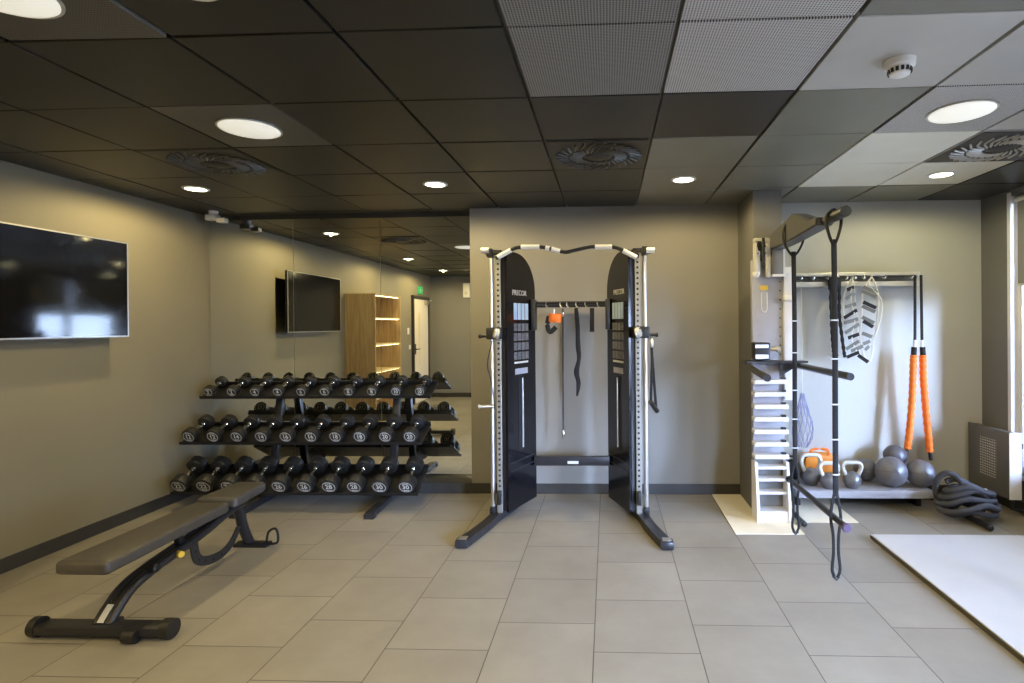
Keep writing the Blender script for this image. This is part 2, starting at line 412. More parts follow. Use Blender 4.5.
def place(s): return {-5: 'closest to the left wall', -2: 'left of the cable machine', 1: 'right of the cable machine', 4: 'by the windows'}[s]
for (a, b) in downs:
    x, y = cellx(a), celly(b)
    row = {3: 'in the row near the back wall', -1: 'in the middle row', -4: 'in the row behind the camera'}[b]
    t = thing('downlight', f'small round downlight {row}, {place(a)}', 'downlight', (x, y, CH), 'recessed downlights')
    MB().lathe((x, y, CH - .006), (0, 0, 1), [(0, .070), (0, .085), (.004, .09), (.007, .09), (.007, .070)], 32, True, True).build('trim_ring', M['white'], t)
    MB().lathe((x, y, CH - .005), (0, 0, 1), [(0, .001), (0, .0705), (.004, .0705), (.004, .001)], 32).build('lens', M['lens'], t)
for n, (a, b) in enumerate(discs):
    x, y = cellx(a), celly(b)
    t = thing('round_light_panel', ['large round white light panel left of the cable machine, nearest the mirror', 'large round white light panel by the windows, nearest the back wall', 'large round white light panel above the bench, cut by the frame edge', 'large round light panel behind the camera on the mirror side', 'large round light panel by the windows, second from the back wall', 'large round light panel behind the camera on the window side'][n], 'ceiling light', (x, y, CH), 'large round ceiling panels')
    MB().lathe((x, y, CH - .010), (0, 0, 1), [(0, .001), (0, .138), (.003, .142), (.0095, .142)], 48).build('diffuser', M['disc'], t)
    MB().lathe((x, y, CH - .006), (0, 0, 1), [(0, .142), (0, .152), (.0055, .152), (.0055, .142)], 48, True, True).build('rim', M['silver'], t)
for n, (a, b) in enumerate(vents):
    x, y = cellx(a), celly(b)
    t = thing('swirl_air_vent', ['square swirl air diffuser above the cable machine', 'square swirl air diffuser above the dumbbell rack', 'square swirl air diffuser by the windows'][n], 'air vent', (x, y, CH), 'swirl ceiling vents')
    MB().box((x - .285, y - .285, CH - .003), (x + .285, y + .285, CH - .0005)).build('face_plate', M['tile'], t)
    mb = MB()
    for k in range(28):
        th = 2 * PI * k / 28
        for (ra, rb, of) in ((.10, .175, 0.0), (.19, .262, .11)):
            p = Vector((x + ra * math.cos(th + of), y + ra * math.sin(th + of), CH - .008)); q = Vector((x + rb * math.cos(th + of + .28), y + rb * math.sin(th + of + .28), CH - .008))
            mb.beam(p, q, .011, .010, .002, up=(math.sin(th) * .8, -math.cos(th) * .8, 1))
    mb.build('blades', M['runner'] if n < 2 else M['silver'], t)
    MB().lathe((x, y, CH - .014), (0, 0, 1), [(0, .001), (0, .06), (.006, .075), (.013, .08)], 28).build('hub', M['tile'], t)
x, y = 1.17, 2.28
t = thing('smoke_detector', 'white round smoke detector on ceiling tile', 'smoke detector', (x, y, CH))
MB().lathe((x, y, CH - .028), (0, 0, 1), [(0, .045), (.004, .056), (.028, .058)], 36).build('base', M['white'], t)
h = MB().lathe((x, y, CH - .062), (0, 0, 1), [(0, .001), (0, .022), (.006, .036), (.012, .038), (.034, .046)], 36).build('sensor_head', M['white'], t)
mb = MB()
for k in range(14):
    th = 2 * PI * k / 14; mb.obox(Vector((x + .0405 * math.cos(th), y + .0405 * math.sin(th), CH - .042)), Vector((math.cos(th), math.sin(th), 0)), Vector((-math.sin(th), math.cos(th), 0)), Vector((0, 0, 1)), .004, .0055, .008)
mb.build('vent_slot', M['black'], h)
# white twin sensor by the mirror corner
t = thing('ceiling_sensor', 'small white twin-headed sensor at the ceiling by the mirror corner', 'sensor', (-3.50, 4.84, CH))
MB().lathe((-3.50, 4.84, CH - .028), (0, 0, 1), [(0, .036), (.028, .040)], 24).build('base', M['white'], t)
MB().box((-3.555, 4.80, CH - .085), (-3.455, 4.87, CH - .034), .01).build('body', M['white'], t)
MB().box((-3.452, 4.80, CH - .108), (-3.375, 4.86, CH - .066), .01).beam((-3.47, 4.83, CH - .07), (-3.43, 4.83, CH - .085), .03, .02).build('lens_block', M['white'], t)

# ------------------------------------------------------------------ windows in the right wall
bays = [(4.56, 3.40), (3.36, 2.20), (2.16, 1.00), (.96, -.20), (-.24, -1.30)]
for n, (ya, yb) in enumerate(bays):
    mb = MB(); xa, xb = XR + .05, XR + .11
    mb.box((xa, yb - .02, WB0), (xb, yb + .03, WB1), .004); mb.box((xa, ya - .03, WB0), (xb, ya + .02, WB1), .004)
    mb.box((xa, yb + .03, WB0), (xb, ya - .03, WB0 + .05), .004); mb.box((xa, yb + .03, WB1 - .05), (xb, ya - .03, WB1), .004)
    fr = struct(mb, 'window_%d' % (n + 1), M['whitepaint'])
    MB().box((XR + .075, yb + .031, WB0 + .051), (XR + .085, ya - .031, WB1 - .051)).build('glass_pane', M['glass'], fr)
    wh = ['nearest the back wall', 'second from the back wall', 'in the middle of the window row', 'fourth from the back wall', 'behind the camera'][n]
    t = thing('roller_blind', f'dark brown-grey roller blind half lowered over the window {wh}', 'blind', (XR + .02, (ya + yb) / 2, WB1), 'roller blinds on the windows')
    MB().box((XR + .022, yb + .03, 1.785), (XR + .026, ya - .03, 2.43)).build('blind_fabric', M['wall_rear'], t)
    MB().cyl((XR + .024, yb + .02, 2.45), (XR + .024, ya - .02, 2.45), .024, 16).build('roller_tube', M['silver'], t)
    MB().box((XR + .016, yb + .03, 1.765), (XR + .032, ya - .03, 1.785), .003).build('bottom_bar', M['silver'], t)
for n, (xa, xb) in enumerate(((RA + .02, RB - .02),)):
    ya, yb2 = YR - .11, YR - .05
    mb = MB().box((xa - .02, ya, WB0), (xa + .03, yb2, WB1), .004).box((xb - .03, ya, WB0), (xb + .02, yb2, WB1), .004).box((xa + .03, ya, WB0), (xb - .03, yb2, WB0 + .05), .004).box((xa + .03, ya, WB1 - .05), (xb - .03, yb2, WB1), .004)
    fr = struct(mb, 'window_%d' % (n + 6), M['whitepaint'])
    MB().box((xa + .031, YR - .085, WB0 + .051), (xb - .031, YR - .075, WB1 - .051)).build('glass_pane', M['glass'], fr)
    wh = 'the rear window in the corner by the side windows'
    t = thing('roller_blind', 'dark roller blind over the rear window in the corner by the side windows', 'blind', ((xa + xb) / 2, YR - .02, WB1), 'roller blinds on the windows')
    MB().box((xa + .03, YR - .026, 1.785), (xb - .03, YR - .022, 2.43)).build('blind_fabric', M['wall_rear'], t)
    MB().cyl((xa + .02, YR - .024, 2.45), (xb - .02, YR - .024, 2.45), .022, 16).build('roller_tube', M['silver'], t)
    MB().box((xa + .03, YR - .032, 1.765), (xb - .03, YR - .016, 1.785), .003).build('bottom_bar', M['silver'], t)
struct(MB().box((XR - .02, YR + .1, WB0 - .03), (XR + .11, W0, WB0), .004), 'window_sill', M['whitepaint'])
struct(MB().box((XR - .012, 4.565, WB0), (XR + .055, 4.60, WB1 + .03), .004), 'trim_window_post', M['whitepaint'])
# outside ground seen through the glass
struct(MB().box((XR + .5, -14, -.35), (XR + 30, 22, -.25)), 'ground', mat('pale_paving', (0.55, 0.54, 0.52), 0.8, var=0.1, scale=0.8))

# ------------------------------------------------------------------ radiator
t = thing('radiator', 'grey perforated panel radiator on the window wall', 'radiator', (3.12, 4.62, .14))
MB().box((3.056, 4.392, .135), (3.125, 4.868, .632), .006).build('casing', M['rad'], t)
MB().box((3.050, 4.385, .128), (3.056, 4.873, .640), .002).build('front_panel', M['rad'], t)
MB().box((3.0485, 4.53, .25), (3.0505, 4.72, .55)).build('grille', M['radperf'], t)
MB().box((3.046, 4.378, .128), (3.135, 4.386, .640), .003).build('end_cover', M['whitepaint'], t)
mb = MB(); mb.box((3.125, 4.45, .5), (XR, 4.49, .54)).box((3.125, 4.78, .5), (XR, 4.82, .54)); mb.build('wall_bracket', M['rad'], t)
mb = MB().tube([(3.09, 4.42, .13), (3.09, 4.42, .05), (3.15, 4.40, .04), (3.15, 4.2, .04)], .014, 10).build('pipe', M['gun'], t)

# ------------------------------------------------------------------ television on the left wall
t = thing('television', 'large flat black wall-mounted television on the left wall', 'television', (XL, 3.4, 1.78))
y0, y1, z0, z1, xf = 2.79, 4.03, 1.43, 2.13, -3.575
MB().box((xf - .030, y0, z0), (xf - .003, y1, z1), .004).box((xf - .06, y0 + .3, z0 + .12), (xf - .03, y1 - .3, z1 - .15), .01).build('housing', M['blackgloss'], t)
mb = MB(); e = .009
mb.box((xf - .004, y0, z0), (xf + .001, y1, z0 + e)).box((xf - .004, y0, z1 - e), (xf + .001, y1, z1)).box((xf - .004, y0, z0 + e), (xf + .001, y0 + e, z1 - e)).box((xf - .004, y1 - e, z0 + e), (xf + .001, y1, z1 - e))
mb.build('bezel', M['steel'], t)
MB().box((xf - .003, y0 + e, z0 + e), (xf - .001, y1 - e, z1 - e)).build('screen', M['screen'], t)
MB().box((XL, 3.25, 1.62), (XL + .02, 3.57, 1.94)).box((XL + .02, 3.36, 1.72), (xf - .058, 3.46, 1.84)).build('wall_mount', M['black'], t)

# ------------------------------------------------------------------ rear part of the room, seen in the mirror
bx0, bx1, by0, by1, bz = XL, -3.28, 1.40, 2.38, 1.96
t = thing('bookshelf', 'tall pale oak open bookshelf reflected in the mirror', 'bookshelf', (XL + .2, 1.9, 0))
for yy in (by0, by1 - .022): MB().box((bx0 + .004, yy, 0), (bx1, yy + .022, bz), .002).build('side_panel', M['oak'], t)
MB().box((bx0 + .004, by0 + .022, 0.05), (bx0 + .012, by1 - .022, bz)).build('back_panel', M['oak_lit'], t)
MB().box((bx0 + .012, by0 + .022, bz - .022), (bx1, by1 - .022, bz)).build('top_panel', M['oak'], t)
for k in range(5): MB().box((bx0 + .012, by0 + .022, .06 + k * .385), (bx1 - .01, by1 - .022, .08 + k * .385)).build('shelf', M['oak_lit'], t)
for k in range(1, 5): MB().box((bx1 - .045, by0 + .03, .054 + k * .385), (bx1 - .030, by1 - .03, .060 + k * .385)).build('added_light_strip', M['strip'], t)
MB().box((bx1 - .045, by0 + .03, bz - .028), (bx1 - .030, by1 - .03, bz - .022)).build('added_light_strip', M['strip'], t)
d = MB().box((XL, -1.26, 0), (XL + .045, -1.20, 2.08)).box((XL, -.36, 0), (XL + .045, -.30, 2.08)).box((XL, -1.20, 2.02), (XL + .045, -.36, 2.08))
dr = struct(d, 'door_1', M['baseboard'])
lf = MB().box((XL + .002, -1.198, .01), (XL + .030, -.362, 2.018), .002).build('door_leaf', M['door'], dr)
MB().box((XL + .030, -.72, .75), (XL + .0325, -.60, 1.75)).build('vision_panel', M['oak_lit'], lf)
MB().box((XL + .030, -.46, .95), (XL + .034, -.40, 1.15)).cyl((XL + .034, -.43, 1.05), (XL + .08, -.43, 1.05), .01, 10).cyl((XL + .075, -.43, 1.05), (XL + .075, -.56, 1.05), .009, 10).build('door_handle', M['black'], lf)
mb = MB().box((XL + .03, -1.16, 1.93), (XL + .075, -.98, 1.99), .004).beam((XL + .06, -1.05, 1.99), (XL + .20, -.9, 2.0), .02, .012); mb.build('door_closer', M['steel'], lf)
t = thing('exit_sign', 'green running-man exit sign above the door', 'exit sign', (XL, -.80, 2.13))
MB().box((XL, -.90, 2.13), (XL + .03, -.66, 2.27), .003).build('sign_box', M['green'], t)
g = MB().use(0)
yc, zc = -.74, 2.20; X = XL + .0305
def fig(a, b, w): g.beam((X, yc + a[0], zc + a[1]), (X, yc + b[0], zc + b[1]), .002, w, up=(0, 0, 1) if abs(a[0] - b[0]) > 1e-3 else (0, 1, 0))
fig((0, .01), (-.012, -.015), .014); fig((-.012, -.015), (.012, -.03), .008); fig((.012, -.03), (.01, -.05), .007); fig((-.012, -.015), (-.03, -.035), .008); fig((-.03, -.035), (-.045, -.034), .007)
fig((0, .012), (.022, .002), .007); fig((0, .012), (-.022, .008), .007); g.box((X - .001, yc - .002, zc + .022), (X + .001, yc + .012, zc + .036))
g.box((X - .001, yc - .13, zc - .004), (X + .001, yc - .075, zc + .004)); fig((-.13, 0), (-.11, .018), .007); fig((-.13, 0), (-.11, -.018), .007)
g.build('running_figure', M['white'], t)
for (yy, zz, w) in ((-.13, 1.40, 'upper'), (-.20, 1.10, 'lower')):
    t = thing('light_switch', f'{w} small white switch plate between the bookshelf and the door', 'switch', (XL, yy, zz), 'switches by the door')
    MB().box((XL, yy - .04, zz - .06 if w == 'upper' else zz - .04), (XL + .010, yy + .04, zz + .06 if w == 'upper' else zz + .04), .003).build('plate', M['white'], t)
    MB().box((XL + .010, yy - .012, zz - .018), (XL + .015, yy + .012, zz + .018), .002).build('rocker', M['white'], t)
t = thing('wall_alarm', 'white box alarm high on the wall behind the camera', 'alarm', (-2.93, YR, 2.2))
MB().box((-3.01, YR, 2.08), (-2.87, YR + .06, 2.38), .01).build('housing', M['white'], t)
MB().lathe((-2.94, YR + .06, 2.17), (0, 1, 0), [(0, .035), (.006, .035), (.012, .02)], 20).build('sounder', M['label'], t)

# ------------------------------------------------------------------ dumbbells and their rack
DX = [-3.48 + .207 * i for i in range(10)]
tiers = [  # front centre y, z, tilt, head radius, head length, handle length, values
    (4.72, .930, 24, .049, .054, .105, [2, 2, 4, 4, 6, 6, 8, 8, 10, 10]),
    (4.48, .590, 24, .060, .069, .120, [12, 12, 14, 14, 16, 16, 18, 18, 20, 20]),
    (4.37, .211, 30, .070, .085, .120, [22, 22, 24, 24, 26, 26, 28, 28, 30, 30])]
def make_dumbbell(val, r, hl, hn):
    t = thing('dumbbell', '', 'dumbbell', (0, 0, 0))
    for k in (0, 1):
        y0 = 0 if k == 0 else hl + hn
        c = .006
        MB().lathe((0, y0, 0), (0, 1, 0), [(0, r * .70), (0.0015, r * .74), (0.0015, r * .86), (c, r - .001), (c + .003, r), (hl - c - .003, r), (hl - c, r - .001), (hl, r * .8)], 36).build('weight_head', M['rubber'], t)
        yy = y0 if k == 0 else y0 + hl
        s = 1 if k == 0 else -1
        mb = MB(); mb.ring((0, yy - (.0009 if s == 1 else 0), 0), (0, 1, 0), r * .68, r * .73, 36, .0009)
        o = (0, yy - .0009 * s, 0)
        mb.text(str(val), r * (.95 if val < 10 else .82), o, (s, 0, 0), (0, 0, 1))
        for q in range(3):
            for sg in (1, -1): mb.box((-r * .30 + q * r * .22, yy - .0009, sg * r * .50 - r * .05), (-r * .30 + q * r * .22 + r * .16, yy + .0009 * 0, sg * r * .50 + r * .05))
        mb.build('number_label', M['label'], t)
    MB().lathe((0, hl - .002, 0), (0, 1, 0), [(0, .018), (.012, .018), (.016, .0145), (hn * .3, .0155), (hn * .5, .0165), (hn * .7, .0155), (hn - .012, .0145), (hn - .008, .018), (hn + .004, .018)], 20).build('handle', M['chrome'], t)
    return t
ords = ['leftmost', 'second from left', 'third from left', 'fourth from left', 'fifth from left', 'sixth from left', 'seventh from left', 'eighth from left', 'ninth from left', 'rightmost']
tn = ['top', 'middle', 'bottom']
for ti, (yf, zf, tl, r, hl, hn, vals) in enumerate(tiers):
    proto = {}
    for i, v in enumerate(vals):
        o = make_dumbbell(v, r, hl, hn) if v not in proto else copy_tree(proto[v])
        proto[v] = o
        o.location = (DX[i] + random.uniform(-.004, .004), yf, zf); o.rotation_euler = (math.radians(tl), 0, random.uniform(-.03, .03))
        o['label'] = f'black round-headed dumbbell marked {v}, {ords[i]} on the {tn[ti]} shelf'
        o['group'] = f'dumbbells on the {tn[ti]} shelf'; o['category'] = 'dumbbell'
t = thing('dumbbell_rack', 'black three-tier dumbbell rack in front of the mirror', 'dumbbell rack', (-2.37, 4.6, 0))
def tierpt(ti, a, n):      # a along the tilted shelf, n normal offset
    yf, zf, tl, r, hl, hn, _ = tiers[ti]; c, s = math.cos(math.radians(tl)), math.sin(math.radians(tl))
    return (yf + a * c - n * s, zf + a * s + n * c)
for ti in range(3):
    yf, zf, tl, r, hl, hn, _ = tiers[ti]; L = 2 * hl + hn
    c, s = math.cos(math.radians(tl)), math.sin(math.radians(tl)); off = -r - .001
    uy = Vector((0, c, s)); uz = Vector((0, -s, c)); ux = Vector((1, 0, 0))
    yc, zc = tierpt(ti, L / 2 - .005, off - .006)
    mb = MB().obox(Vector((-2.548, yc, zc)), ux, uy, uz, 1.02, L / 2 + .005, .005, .002)
    yc, zc = tierpt(ti, -.004, off + .002); mb.obox(Vector((-2.548, yc, zc)), ux, uy, uz, 1.02, .004, .012, .002)
    yc, zc = tierpt(ti, L + .008, off + .008); mb.obox(Vector((-2.548, yc, zc)), ux, uy, uz, 1.02, .005, .022, .002)
    mb.build('shelf', M['black'], t)
for X in (-2.96, -1.89):
    yb, zb = tierpt(0, .16, -tiers[0][3] - .03)
    MB().beam((X, 4.78, .03), (X, yb + .05, zb - .0), .06, .05, .006, up=(0, 1, 0)).build('upright', M['black'], t)
    MB().beam((X + .03, 4.25, .027), (X, 4.90, .027), .07, .045, .008).box((X - .01, 4.235, 0), (X + .07, 4.30, .04), .006).build('foot', M['gun'], t)
    for ti in range(3):
        L = 2 * tiers[ti][4] + tiers[ti][5]; r = tiers[ti][3]
        a = tierpt(ti, .015, -r - .030); b = tierpt(ti, L, -r - .035)
        yu = 4.78 + (b[1] - .03) / (zb - .03) * (yb + .05 - 4.78)
        mb = MB(); poly = [(a[0], a[1] + .015), (b[0], b[1] + .015), (yu, b[1] - .02), (yu, b[1] - .10), (a[0] + .02, a[1] - .0)]
        mb.prism(poly, (X - .012, 0, 0), (0, 1, 0), (0, 0, 1), .024); mb.build('bracket', M['black'], t)

# ------------------------------------------------------------------ adjustable bench
BX = -2.46
t = thing('weight_bench', 'adjustable flat weight bench with brown-black pads by the left wall', 'bench', (BX, 3.2, 0))
def padmesh(y0, y1, w0, w1, z, th, name, z1=None):
    z1 = z if z1 is None else z1
    bm = bmesh.new(); rr = .028
    out = []
    def ringpts(inset, zz_):
        pts = []
        for (cx, cy, a0) in ((1, 1, 0), (-1, 1, 90), (-1, -1, 180), (1, -1, 270)):
            for k in range(6):
                a = math.radians(a0 + 90 * k / 5)
                w = w1 if cy > 0 else w0
                yy = (y1 if cy > 0 else y0)
                pts.append((BX + cx * (w / 2 - rr) + (rr - inset) * math.cos(a) * 1.0, yy - cy * rr + (rr - inset) * math.sin(a), zz_ + ((z1 - z) if cy > 0 else 0)))
        return pts
    rings = [ringpts(.010, z - th), ringpts(0, z - th + .010), ringpts(0, z - .020), ringpts(.003, z - .010), ringpts(.010, z - .003), ringpts(.020, z)]
    mb = MB(); n = len(rings[0])
    for rg in rings:
        for p in rg: mb.v.append(Vector(p))
    for i in range(len(rings) - 1):
        for j in range(n): mb.face([i * n + j, i * n + (j + 1) % n, (i + 1) * n + (j + 1) % n, (i + 1) * n + j], True)
    mb.face([j for j in range(n)][::-1], False); mb.face([(len(rings) - 1) * n + j for j in range(n)], False)
    return mb
padmesh(2.575, 3.455, .262, .225, .413, .062, 'p', .418).build('back_pad', M['pad'], t)
padmesh(3.475, 3.845, .262, .205, .432, .062, 'p', .436).build('seat_pad', M['pad'], t)
MB().beam((BX, 2.72, .335), (BX, 3.46, .337), .05, .035, .005).box((BX - .045, 2.66, .325), (BX + .045, 2.74, .352), .01).build('back_pad_rail', M['black'], t)
MB().beam((BX, 3.44, .352), (BX, 3.80, .356), .06, .035, .005).build('seat_rail', M['black'], t)
sp = smoothpath([(BX, 2.69, .06), (BX, 2.745, .115), (BX, 2.83, .175), (BX, 2.98, .215), (BX, 3.30, .262), (BX, 3.58, .325), (BX, 3.70, .335)], 6)
mb = MB()
for (dx) in (-.028, .028):
    mb.tube([p + Vector((dx, 0, 0)) for p in sp], .024, 12)
mb.build('spine', M['gun'], t)
MB().tube([p + Vector((0, 0, -.001)) for p in sp[2:-3]], .021, 10).build('spine_channel', M['black'], t)
mb = MB()
for k in range(3): 
    a, b = sp[1 + k * 2], sp[3 + k * 2]
    mb.beam(a + Vector((0, -.020, .012)), b + Vector((0, -.020, .012)), .030, .004)
mb.build('frame_sticker', M['label'], t)
MB().box((-2.765, 2.555, .022), (-2.135, 2.645, .066), .012).box((-2.51, 2.60, .03), (-2.40, 2.665, .072), .012).build('front_foot', M['gun'], t)
for (x0, x1) in ((-2.800, -2.762), (-2.145, -2.10)):
    MB().cyl((x0, 2.60, .046), (x1, 2.60, .046), .046, 28).lathe((x0 - .003, 2.60, .046), (1, 0, 0), [(0, .02), (.003, .03)], 20).build('wheel', M['rubber'], t)
MB().cyl((-2.30, 2.552, .032), (-2.24, 2.552, .032), .031, 20).build('floor_pad', M['rubber'], t, label='black rubber roller')
mb = MB().tube(smoothpath([(BX, 3.655, .345), (BX, 3.70, .27), (BX, 3.735, .16), (BX, 3.79, .05), (BX, 3.81, .02)], 5), [.036] * 21, 12, flat=.026)
mb.build('rear_leg', M['gun'], t)
MB().box((-2.555, 3.765, 0), (-2.325, 3.845, .028), .008).build('rear_foot', M['black'], t)
MB().tube(smoothpath([(-2.34, 3.80, .03), (-2.325, 3.80, .10), (-2.28, 3.80, .125), (-2.26, 3.80, .09), (-2.265, 3.80, .03), (-2.33, 3.80, .02)], 5), .008, 8).build('transport_handle', M['black'], t)
# perforated adjusting crescent
outer = [(3.20, .262), (3.235, .13), (3.33, .075), (3.46, .062), (3.575, .105), (3.645, .195)]
inner = [(3.610, .205), (3.545, .140), (3.46, .112), (3.35, .125), (3.28, .165), (3.26, .26)]
so = [tuple(p.yz) for p in smoothpath([(0, a, b) for a, b in outer], 5)]; si = [tuple(p.yz) for p in smoothpath([(0, a, b) for a, b in inner], 5)]
o = MB().prism(so + si, (BX + .038, 0, 0), (0, 1, 0), (0, 0, 1), .010).build('adjusting_arc', M['gun'], t)
mb = MB()
for k in range(7):
    a = so[3 + k * 3]; b = si[len(si) - 4 - k * 3]; cy, cz = (a[0] + b[0]) / 2, (a[1] + b[1]) / 2
    mb.cyl((BX + .0475, cy, cz), (BX + .0495, cy, cz), .0085, 12)
mb.build('pin_hole', M['void'], o)
MB().beam((BX, 3.19, .25), (BX, 3.16, .345), .04, .035, .005, up=(1, 0, 0)).build('pad_support', M['black'], t)
MB().cyl((BX + .03, 3.12, .235), (BX + .075, 3.10, .235), .017, 16).build('adjusting_knob', M['yellow'], t, label='yellow adjusting knob')
MB().lathe((BX + .03, 2.93, .225), (1, 0, .2), [(0, .012), (.02, .012), (.022, .022), (.045, .022), (.048, .016)], 18).build('pull_pin', M['black'], t)

for o in [x for x in SC.objects if x.parent == t]:
    if not o.name.startswith(('front_foot', 'wheel', 'floor_pad')): o.location = (0, -.085, -.006)
# ------------------------------------------------------------------ cable machine
XC = -.305
t = thing('cable_machine', 'black and silver dual-tower cable machine with pull-up bar', 'cable machine', (XC, 4.3, 0))
for s in (-1, 1):
    def P(u, y, z): return (XC + s * u, y, z)
    fp = [(.685, 3.70), (.60, 4.02), (.555, 4.25), (.47, 4.55), (.43, 4.88)]
    mb = MB(); pts = smoothpath([(a, b, 0) for a, b in fp], 5)
    for a, b in zip(pts[:-1], pts[1:]): mb.beam(P(a.x, a.y, .030), P(b.x, b.y + .004, .030), .075, .052, .0)
    mb.box(P(.685 - .046, 3.68, 0), P(.685 + .046, 3.78, .058), .02)
    mb.build('foot', M['gun'], t)
    MB().box(P(.685 - .030, 3.70, .058), P(.685 + .030, 3.76, .061), .001).build('foot_cap', M['steel'], t)
    MB().cyl(P(.588, 4.27, .05), P(.588, 4.27, 2.06), .0175, 20).build('guide_tube', M['steel'], t)
    MB().box(P(.565, 4.23, .05), P(.610, 4.31, .10), .008).build('tube_base', M['black'], t)
    up = MB().box(P(.512, 4.245, .05), P(.552, 4.285, 2.06), .004).build('upright', M['alu'], t)
    mb = MB()
    for k in range(44): mb.cyl(P(.532, 4.2444, .22 + k * .0405), P(.532, 4.2465, .22 + k * .0405), .0095, 10)
    mb.build('adjusting_hole', M['black'], up)
    # weight tower: inner panel runs from front (u .46) to back (u .30)
    A = Vector(P(.462, 4.235, 0)); B = Vector(P(.300, 4.64, 0)); ax = (B - A).normalized(); L = (B - A).length; n_in = Vector((-s * abs(ax.y), -s * 0 + 0, 0))
    n_in = Vector((0, 0, 1)).cross(ax); n_in = n_in if n_in.x * s < 0 else -n_in
    prof = [(0, .06), (L, .06), (L, 1.66)] + arc((L - .30, 1.76), .30, 0, 90, 10) + [(.02, 2.06), (0, 2.04)]
    prof = [(min(a, L), b) for a, b in prof]
    mb = MB(); mb.prism(prof, A if s == -1 else A, ax, (0, 0, 1), .018 * (1 if ax.cross(Vector((0, 0, 1))).dot(n_in) < 0 else -1) * 1.0)
    sh = mb.build('inner_shroud', M['blackgloss'], t)
    out = -n_in
    prof2 = [(.012, .07), (L - .012, .07), (L - .012, 1.64)] + [(min(a, L - .012), b - .012) for a, b in arc((L - .30, 1.76), .29, 0, 90, 10)] + [(.03, 2.035), (.012, 2.02)]
    sgn = 1 if ax.cross(Vector((0, 0, 1))).dot(out) > 0 else -1
    mb = MB().prism(prof2, A + out * .020, ax, (0, 0, 1), .055 * sgn); mb.build('weight_tower', M['black'], t)
    def S(a, z, off=0.0): return A + ax * a + Vector((0, 0, z)) + n_in * off
    nn = n_in
    def panel(a0, a1, z0, z1, m, name, par, off=.0015):
        c = S((a0 + a1) / 2, (z0 + z1) / 2, off)
        return MB().obox(c, ax, nn, Vector((0, 0, 1)), abs(a1 - a0) / 2, .0012, (z1 - z0) / 2).build(name, m, par)
    dl = ax if s == -1 else -ax     # reading direction seen from the middle
    c0 = S(L * .42, 1.745, .002)
    MB().text('PRECOR', .058, c0, dl, (0, 0, 1)).build('logo', M['label'], sh)
    for q in range(4): panel(.095 + q * .058, .143 + q * .058, 1.535, 1.665, M['bluepic'], 'exercise_picture', sh)
    for rr in range(4):
        for q in range(4): panel(.095 + q * .058, .143 + q * .058, 1.445 - rr * .075, 1.505 - rr * .075, M['picture'], 'exercise_picture', sh)
    panel(.10, .31, 1.19, 1.205, M['label'], 'caption_strip', sh)
    panel(.11, .30, 1.105, 1.150, M['greypanel'], 'caption_strip', sh)
    panel(.16, .235, .50, 1.08, M['void'], 'stack_window', sh)
    a, b = S(.215, .52, .006), S(.215, 1.07, .006); MB().cyl(a, b, .006, 10).build('guide_rod', M['steel'], sh)
    for z in (.36, .42): panel(.03, L - .03, z, z + .008, M['gun'], 'panel_seam', sh)
    # top bracket, carriage, pulley
    MB().beam(P(.60, 4.27, 2.05), P(.50, 4.27, 2.05), .08, .035, .006).box(P(.565, 4.19, 2.01), P(.61, 4.30, 2.075), .008).build('top_bracket', M['gun'], t)
    cr = MB().box(P(.495, 4.20, 1.385), P(.620, 4.31, 1.475), .012).build('pulley_carriage', M['black'], t)
    MB().lathe(P(.530, 4.155, 1.43), (s * .9, -.4, .25), [(-.016, .034), (-.010, .038), (0, .030), (.010, .038), (.016, .034)], 24).build('pulley_wheel', M['silver'], cr)
    MB().box(P(.515, 4.17, 1.39), P(.545, 4.20, 1.47), .006).build('pulley_fork', M['steel'], cr)
    MB().cyl(P(.62, 4.25, 1.41), P(.668, 4.25, 1.41), .012, 14).lathe(P(.665, 4.25, 1.41), (s, 0, 0), [(0, .017), (.018, .017), (.022, .01)], 16).build('adjusting_knob', M['black'], cr)
    MB().tube(smoothpath([P(.53, 4.15, 1.46), P(.56, 4.14, 1.36), P(.60, 4.16, 1.20), P(.575, 4.19, 1.05), P(.56, 4.22, .85)], 5) if s == -1 else smoothpath([P(.53, 4.15, 1.46), P(.60, 4.13, 1.45), P(.62, 4.13, 1.38)], 4), .0035, 8).build('cable', M['black'], t)
    MB().box(P(.515, 4.19, .13), P(.548, 4.245, .23), .008).build('lower_stop', M['black'], t)
MB().cyl((XC - .57, 4.23, .875), (XC - .68, 4.20, .875), .013, 16).lathe((XC - .67, 4.203, .875), (-1, -.27, 0), [(0, .019), (.012, .019)], 14).build('side_peg', M['steel'], t)
# hanging stirrup handle on the right column
hx = XC + .635
mb = MB()
mb.tube([(hx - .012, 4.13, 1.38), (hx - .005, 4.13, 1.22)], .010, 8, flat=.004)
mb.tube([(hx - .005, 4.13, 1.25), (hx - .020, 4.11, .92)], .010, 8, flat=.003); mb.tube([(hx - .005, 4.13, 1.25), (hx + .022, 4.15, .87)], .010, 8, flat=.003)
h = mb.build('handle_strap', M['web'], t)
MB().cyl((hx - .024, 4.09, .925), (hx + .030, 4.16, .845), .018, 16).build('handle_grip', M['rubber'], h)
MB().lathe((hx - .008, 4.13, 1.32), (0, 0, 1), [(0, .008), (.012, .014), (.05, .014), (.065, .008)], 14).build('swivel', M['steel'], h)
